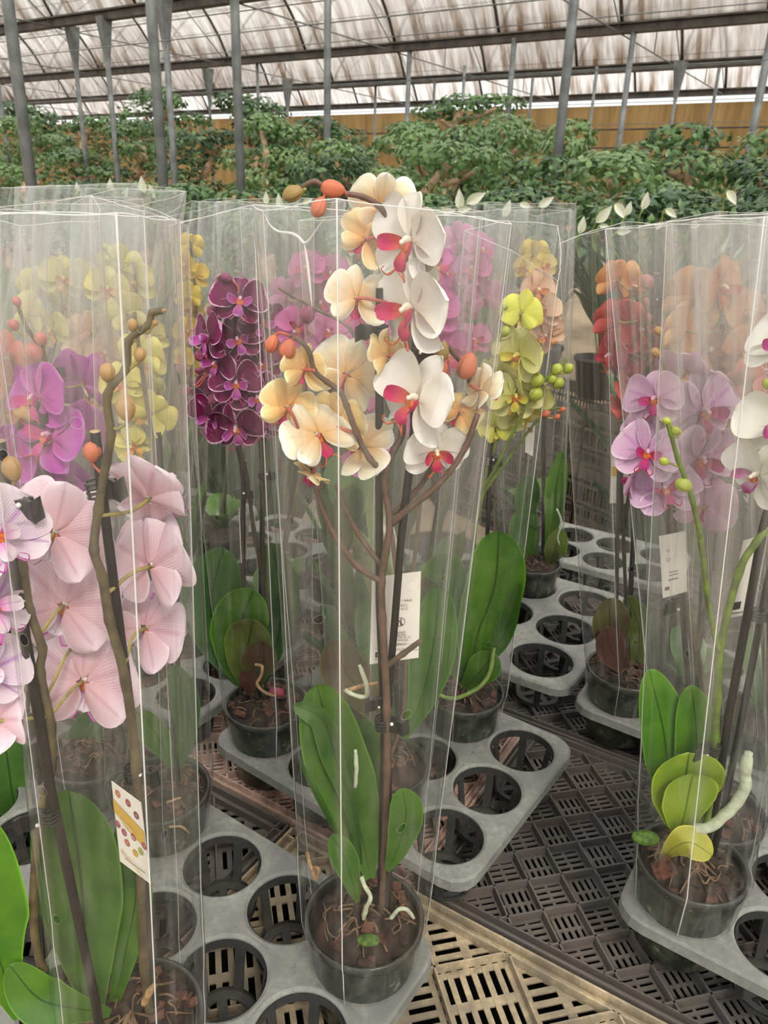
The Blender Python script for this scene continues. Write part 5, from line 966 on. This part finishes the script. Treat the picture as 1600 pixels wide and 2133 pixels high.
# ================================================================ crate stacks and peace lilies behind the bench
b1 = atz(1180, 1182, 0); b2 = atz(1292, 1237, 0); E3 = (b2-b1).normalized(); E4 = V((-E3.y, E3.x, 0)); AB = math.atan2(E3.y, E3.x)
sb = MB(); L, W, H = .6, .4, .25
for d, X, ext, ln in ((V((1, 0, 0)), V((0, 1, 0)), L/2, W/2), (V((-1, 0, 0)), V((0, 1, 0)), L/2, W/2), (V((0, 1, 0)), V((1, 0, 0)), W/2, L/2), (V((0, -1, 0)), V((1, 0, 0)), W/2, L/2)):
    for h, hh in ((.010, .010), (.062, .006), (.085, .006), (.165, .006), (H-.03, .028)): sb.box(d*(ext-.003)+EZ*h, (.006, ln, hh), (d, X, EZ))
    k = int(ln*2/.02)
    for i in range(k+1): sb.box(d*(ext-.009)+X*(-ln+.006+i*(2*ln-.012)/k)+EZ*H/2, (.002, .004, H/2), (d, X, EZ))
sb.box(EZ*.004, (L/2-.01, W/2-.01, .003)); sbm = sb.mesh('stacking_crate', [MT['crate_far']], False)
STK = []
for i in range(-6, 5):
    for k in range(3):
        q = bpy.data.objects.new('stacking_crate', sbm); COL.objects.link(q); q.location = b1+E3*(.3+i*.62)+E4*.2+EZ*(.251*k); q.rotation_euler = (0, 0, AB)
        tag(q, ('bottom', 'middle', 'top')[k]+' crate of the dusty black stacks standing on the sand', 'crate', ('bottom', 'middle', 'top')[k]+' row of stacked crates'); 
    STK.append(b1+E3*(.3+i*.62)+E4*.2)
pm = MB(); pm.lathe([(.0001, 0), (.075, 0), (.10, .16), (.107, .162), (.107, .18), (.098, .18), (.092, .155), (.0001, .15)], n=28); PMESH = pm.mesh('pot', [MT['black']])
def lily(p, spathes, seed, label):
    """peace lily: pot, arching leaves, spathes at photo pixels"""
    r = random.Random(seed); o = empty('peace_lily', p, label, 'plant', 'peace lilies behind the orchids'); c = bpy.data.objects.new('pot', PMESH); COL.objects.link(c); c.parent = o
    f = MB()
    for i in range(34):
        q = r.uniform(0, 6.28); d = V((math.cos(q), math.sin(q), 0)); s2 = V((-d.y, d.x, 0)); L = r.uniform(.35, .58); lean = r.uniform(.25, .75)
        def F(u, v):
            w = .040*max(0, math.sin(math.pi*min(1, max(0, (v-.35)/.65))**.8)) if v > .35 else .003; t = v*L; return p+EZ*.15+d*(lean*t*v)+EZ*(t*1.15-.35*lean*t*v)+s2*((u*2-1)*w)+EZ*(.012*abs(u*2-1)), (u, v)
        f.grid(F, 4, 9)
    f.build('foliage', MT['leaf_deep'], o)
    for x, y, px, an in spathes:
        c = aty(x, y, p.y); h = px/FPX*depth(c); a = MB(); dirv = V((math.cos(an), -.2, math.sin(an))).normalized(); s2 = dirv.cross(V((0, -1, 0))).normalized(); n2 = s2.cross(dirv)
        def F(u, v, k=0): w = h*.24*math.sin(math.pi*min(1, v)**.75); uu = u*2-1; return c+dirv*((v-.5)*h)+s2*(uu*w)+n2*(w*.8*(uu*uu)-k*.001), (u, v)
        a.grid(F, 6, 10); a.grid(lambda u, v: F(u, v, 1), 6, 10, 0, True); a.build('spathe', MT['lily'], o)
        a = MB(); a.tube([c-dirv*h*.4-n2*.004, c+dirv*h*.1-n2*.012], .006, 6); a.build('spadix', MT['spadix'], o)
        a = MB(); a.tube(spline([c-dirv*h*.5, c-dirv*h*.6-EZ*.06, (c*.4+p*.6)+EZ*.10, p+EZ*.16], 5), .0035, 6); a.build('flower_stalk', MT['stem_green'], o)
UP = math.pi/2
groups = [([(165, 396, 34, UP+.2), (232, 390, 36, UP), (262, 402, 26, UP-.5)], 'behind the sleeves at the back left'), ([(298, 384, 34, UP+.1), (317, 398, 28, UP+.3), (395, 430, 24, .3)], 'left of the second thick post'), ([(555, 412, 26, UP), (582, 418, 30, UP+.1), (642, 418, 24, .4)], 'left of the drooping buds of the central orchid'),
  ([(957, 414, 40, UP+.1), (992, 412, 44, .5), (935, 440, 30, .1), (968, 436, 30, .2)], 'just right of the top white flower'), ([(1056, 434, 36, UP-.3), (1095, 428, 26, -.3), (1138, 420, 36, .6)], 'left of the right thick post'), ([(1212, 468, 36, UP-.1), (1258, 446, 44, .9), (1292, 440, 40, -.9), (1258, 470, 20, 0)], 'right of the right thick post'),
  ([(1309, 434, 30, UP-.2), (1344, 418, 36, UP-.1), (1398, 444, 30, -.6), (1370, 472, 22, .2)], 'with one tall upright spathe'), ([(1524, 412, 36, -.9), (1300, 482, 30, .1), (1450, 470, 22, .3)], 'farthest right, its tallest spathe leaning left')]
for i, (sp, lb) in enumerate(groups):
    cx = sum(q[0] for q in sp)/len(sp); best = min(STK, key=lambda q: abs((lambda d: 800)(0)+((q-CC).dot(CR)/(q-CC).dot(CF))*FPX-cx+0*1) if (q-CC).dot(CF) > .5 else 9e9)
    p = V((best.x, best.y, .753)); off = aty(cx, 420, best.y); p.x = off.x
    # keep on the stack: slide along its direction
    t = (p.x-b1.x)/E3.x; base = b1+E3*t+E4*.2; p = V((base.x, base.y, .753)); lily(p, sp, 40+i, 'peace lily with white spathes '+lb)
    cc = aty(cx, 420, p.y)
f = MB(); rr = random.Random(77)
for i in range(46):
    q = rr.uniform(0, 6.28); d = V((math.cos(q), math.sin(q), 0)); s2 = V((-d.y, d.x, 0)); L = rr.uniform(.4, .75); lean = rr.uniform(.15, .45)
    def F(u, v):
        w = .05*max(0, math.sin(math.pi*min(1, max(0, (v-.25)/.75))**.8)) if v > .25 else .004; t = v*L; return EZ*.15+d*(lean*t*v)+EZ*(t*1.1-.35*lean*t*v)+s2*((u*2-1)*w)+EZ*(.014*abs(u*2-1)), (u, v)
    f.grid(F, 4, 8)
FM = f.mesh('foliage', [MT['leaf_deep']])
for i, (px, Y, sc, wh) in enumerate(((250, 2.3, 1.5, 'left of the dark purple orchid'), (400, 2.6, 1.5, 'behind the dark purple orchid'), (545, 2.2, 1.35, 'just right of the dark purple orchid'), (680, 2.7, 1.6, 'behind the left half of the central sleeve'), (800, 2.3, 1.4, 'behind the middle of the central sleeve'), (930, 2.8, 1.5, 'behind the lime orchid'), (90, 2.1, 1.5, 'behind the magenta orchid'), (1440, 2.2, 1.3, 'behind the lilac orchid'), (1570, 2.4, 1.4, 'near the right edge'))):
    d = aty(px, 900, Y); o = empty('foliage_plant', V((d.x, Y, 0)), 'broad leaved plant on the sand '+wh, 'plant', 'foliage plants on the sand'); o.scale = (sc, sc, sc); o.rotation_euler = (0, 0, i*1.3)
    for nm, me in (('pot', PMESH), ('foliage', FM)): c = bpy.data.objects.new(nm, me); COL.objects.link(c); c.parent = o
# dark nursery pot on the stack beside the torn sleeve
p = b1+E3*.25+E4*.2; q = bpy.data.objects.new('nursery_pot', PMESH); COL.objects.link(q); q.location = V((p.x, p.y, .753)); q.scale = (1.2, 1.2, 1.3); tag(q, 'empty black nursery pot on top of a crate stack behind the lime orchid', 'pot')
# ================================================================ light
w = bpy.data.worlds.new('overcast'); SC.world = w; w.use_nodes = True; t = w.node_tree; t.nodes.clear(); out = t.nodes.new('ShaderNodeOutputWorld'); bg = t.nodes.new('ShaderNodeBackground'); tc = t.nodes.new('ShaderNodeTexCoord'); sp = t.nodes.new('ShaderNodeSeparateXYZ'); mr = t.nodes.new('ShaderNodeMapRange'); rp = t.nodes.new('ShaderNodeMix'); rp.data_type = 'RGBA'
t.links.new(tc.outputs['Generated'], sp.inputs[0]); t.links.new(sp.outputs[2], mr.inputs[0]); mr.inputs[1].default_value = -.02; mr.inputs[2].default_value = .55; t.links.new(mr.outputs[0], rp.inputs[0]); rp.inputs[6].default_value = (.62, .62, .61, 1); rp.inputs[7].default_value = (1.0, 1.0, .99, 1)
t.links.new(rp.outputs[2], bg.inputs[0]); bg.inputs[1].default_value = 1.15; t.links.new(bg.outputs[0], out.inputs[0])
sd = bpy.data.lights.new('sun', 'SUN'); sd.energy = 2.3; sd.angle = math.radians(14); sd.color = (1, .95, .86); so = bpy.data.objects.new('sun', sd); COL.objects.link(so); so.rotation_euler = (math.radians(38), math.radians(18), 0); so.location = (0, 0, 12)
SC.view_settings.view_transform = 'Standard'; SC.view_settings.look = 'None'; SC.view_settings.gamma = 1; SC.view_settings.use_curve_mapping = False; SC.view_settings.exposure = .82
cy = SC.cycles; cy.max_bounces = 6; cy.diffuse_bounces = 2; cy.glossy_bounces = 2; cy.transmission_bounces = 3; cy.transparent_max_bounces = 36; cy.use_denoising = True; cy.adaptive_threshold = .06; cy.adaptive_min_samples = 12; cy.caustics_reflective = False; cy.caustics_refractive = False; cy.sample_clamp_indirect = 4
